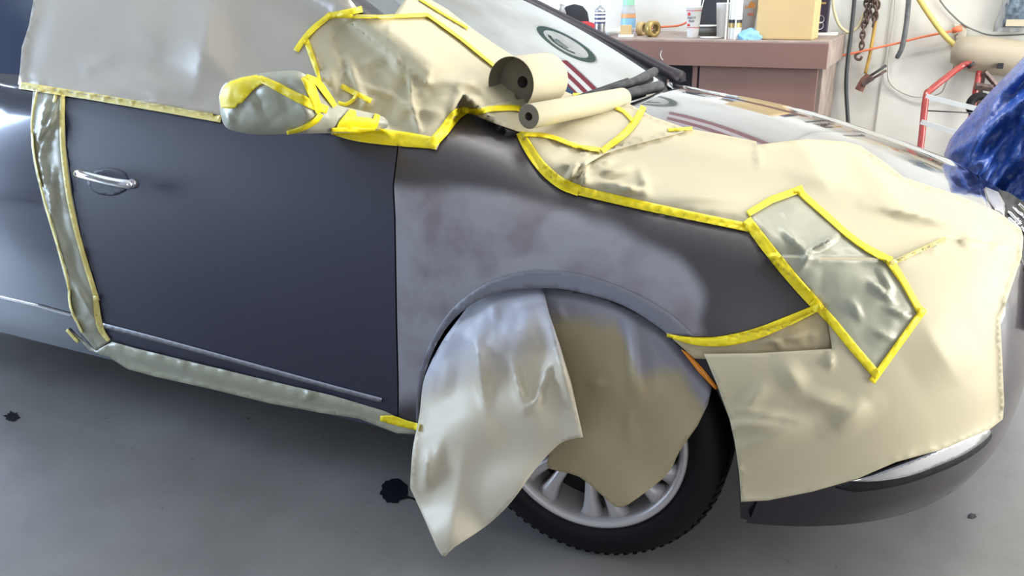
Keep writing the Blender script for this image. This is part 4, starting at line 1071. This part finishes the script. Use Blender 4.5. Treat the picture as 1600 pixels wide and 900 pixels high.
# ------------------------------------------------------------------ sign and flag on the wall high above the bench (seen mirrored in the windshield)
SGZ=2.42
sg=empty('round_sign',(-1.16,4.69,SGZ)); tag(sg,'round green-bordered emblem sign high on the wall, mirrored in the windshield','sign')
dg=mat('dark_green_border',(.04,.07,.055),.5); pw=mat('pale_sign',(.55,.54,.50),.5,var=.15,vscale=6)
sc=Vector((-1.17,4.68,SGZ))
part(sg,'border_ring',dg,lambda b:lathe(b,[(.235,0),(.28,.004),(.31,.0)],sc,(0,-1,0),48,False))
part(sg,'face_disc',pw,lambda b:lathe(b,[(.24,.0),(0,.001)],sc,(0,-1,0),48,False))
part(sg,'emblem_figure',mat('emblem_grey',(.2,.22,.20),.5),lambda b:[rag(b,sc+Vector((0,-.01,.05)),(.07,.005,.12),3)])
part(sg,'emblem_arc',dg,lambda b:[tube(b,[sc+Vector((.17*math.cos(a),-.008,.17*math.sin(a))) for a in [R(20+i*14) for i in range(10)]],.018,6,2)])
fg=empty('flag',(-.4,4.69,3.3)); tag(fg,'striped red and white flag with a starred blue corner, mirrored in the windshield','flag')
fw_,fx=1.5,-.89
FZ=2.78;FH=1.3
part(fg,'white_cloth',mat('flag_white',(.75,.74,.72),.8),lambda b:bbox(b,(fx+fw_/2,4.685,FZ+FH/2),(fw_,.006,FH)),False)
part(fg,'red_stripes',mat('flag_red',(.22,.012,.025),.8),lambda b:[bbox(b,(fx+fw_/2,4.681,FZ+FH/13*(2*i+.5)),(fw_,.004,FH/13)) for i in range(7)],False)
part(fg,'blue_canton',mat('flag_blue',(.02,.05,.13),.8),lambda b:bbox(b,(fx+.27+.615,4.678,FZ+FH*.67),(1.23,.004,FH*.66)),False)
def stars(b):
    for i in range(6):
        for j in range(5):
            c=Vector((fx+.36+i*.2,4.674,FZ+FH*.40+j*.16)); vv=[b.verts.new(c+Vector((math.sin(k*math.pi/5)*(.04 if k%2==0 else .016),0,math.cos(k*math.pi/5)*(.04 if k%2==0 else .016)))) for k in range(10)]; b.faces.new(vv)
part(fg,'white_stars',white,stars,False)
bm=bmesh.new(); bbox(bm,(w(1378,120).x,4.694,1.6),(.006,.012,3.1)); struct(bm_obj('trim_1',bm,mat('wall_seam',(.5,.49,.45),.6)))
# oil stain on the floor
def stain(u0,v0,rx,ry,label,seed,name='oil_stain'):
    c=on(u0,v0,2,.0015); bm=bmesh.new(); n=48; vs=[]
    for i in range(n):
        a=2*math.pi*i/n; k=1+(.18 if name=='oil_stain' else .6)*noise.noise(Vector((math.cos(a)*3,math.sin(a)*3,seed)))+.08*noise.noise(Vector((math.cos(a)*11,math.sin(a)*11,seed)))
        p=on(u0+rx*k*math.cos(a),v0+ry*k*math.sin(a),2,.0015); vs.append(bm.verts.new(p))
    bm.faces.new(vs); o=bm_obj(name,bm,M['oil'],None); tag(o,label,'stain'); return o
M['oil']=mat('wet_dark_oil',(.012,.012,.018),.25)
stain(616,767,21,19,'round dark oil stain on the concrete left of the hanging paper',1)
simple('oil_trail',lambda b:[b.faces.new([b.verts.new(on(u,v,2,.0018)) for u,v in((630,778),(642,779),(662,789),(660,784),(644,777),(632,773))])],M['oil'],'thin dark trickle running from the oil stain under the paper','stain')
stain(19,651,11,7,'small dark scuff on the floor at the left picture edge',4,'floor_scuff')
stain(1519,806,6,4,'small dark chip mark on the floor below the bumper corner',6,'floor_scuff')
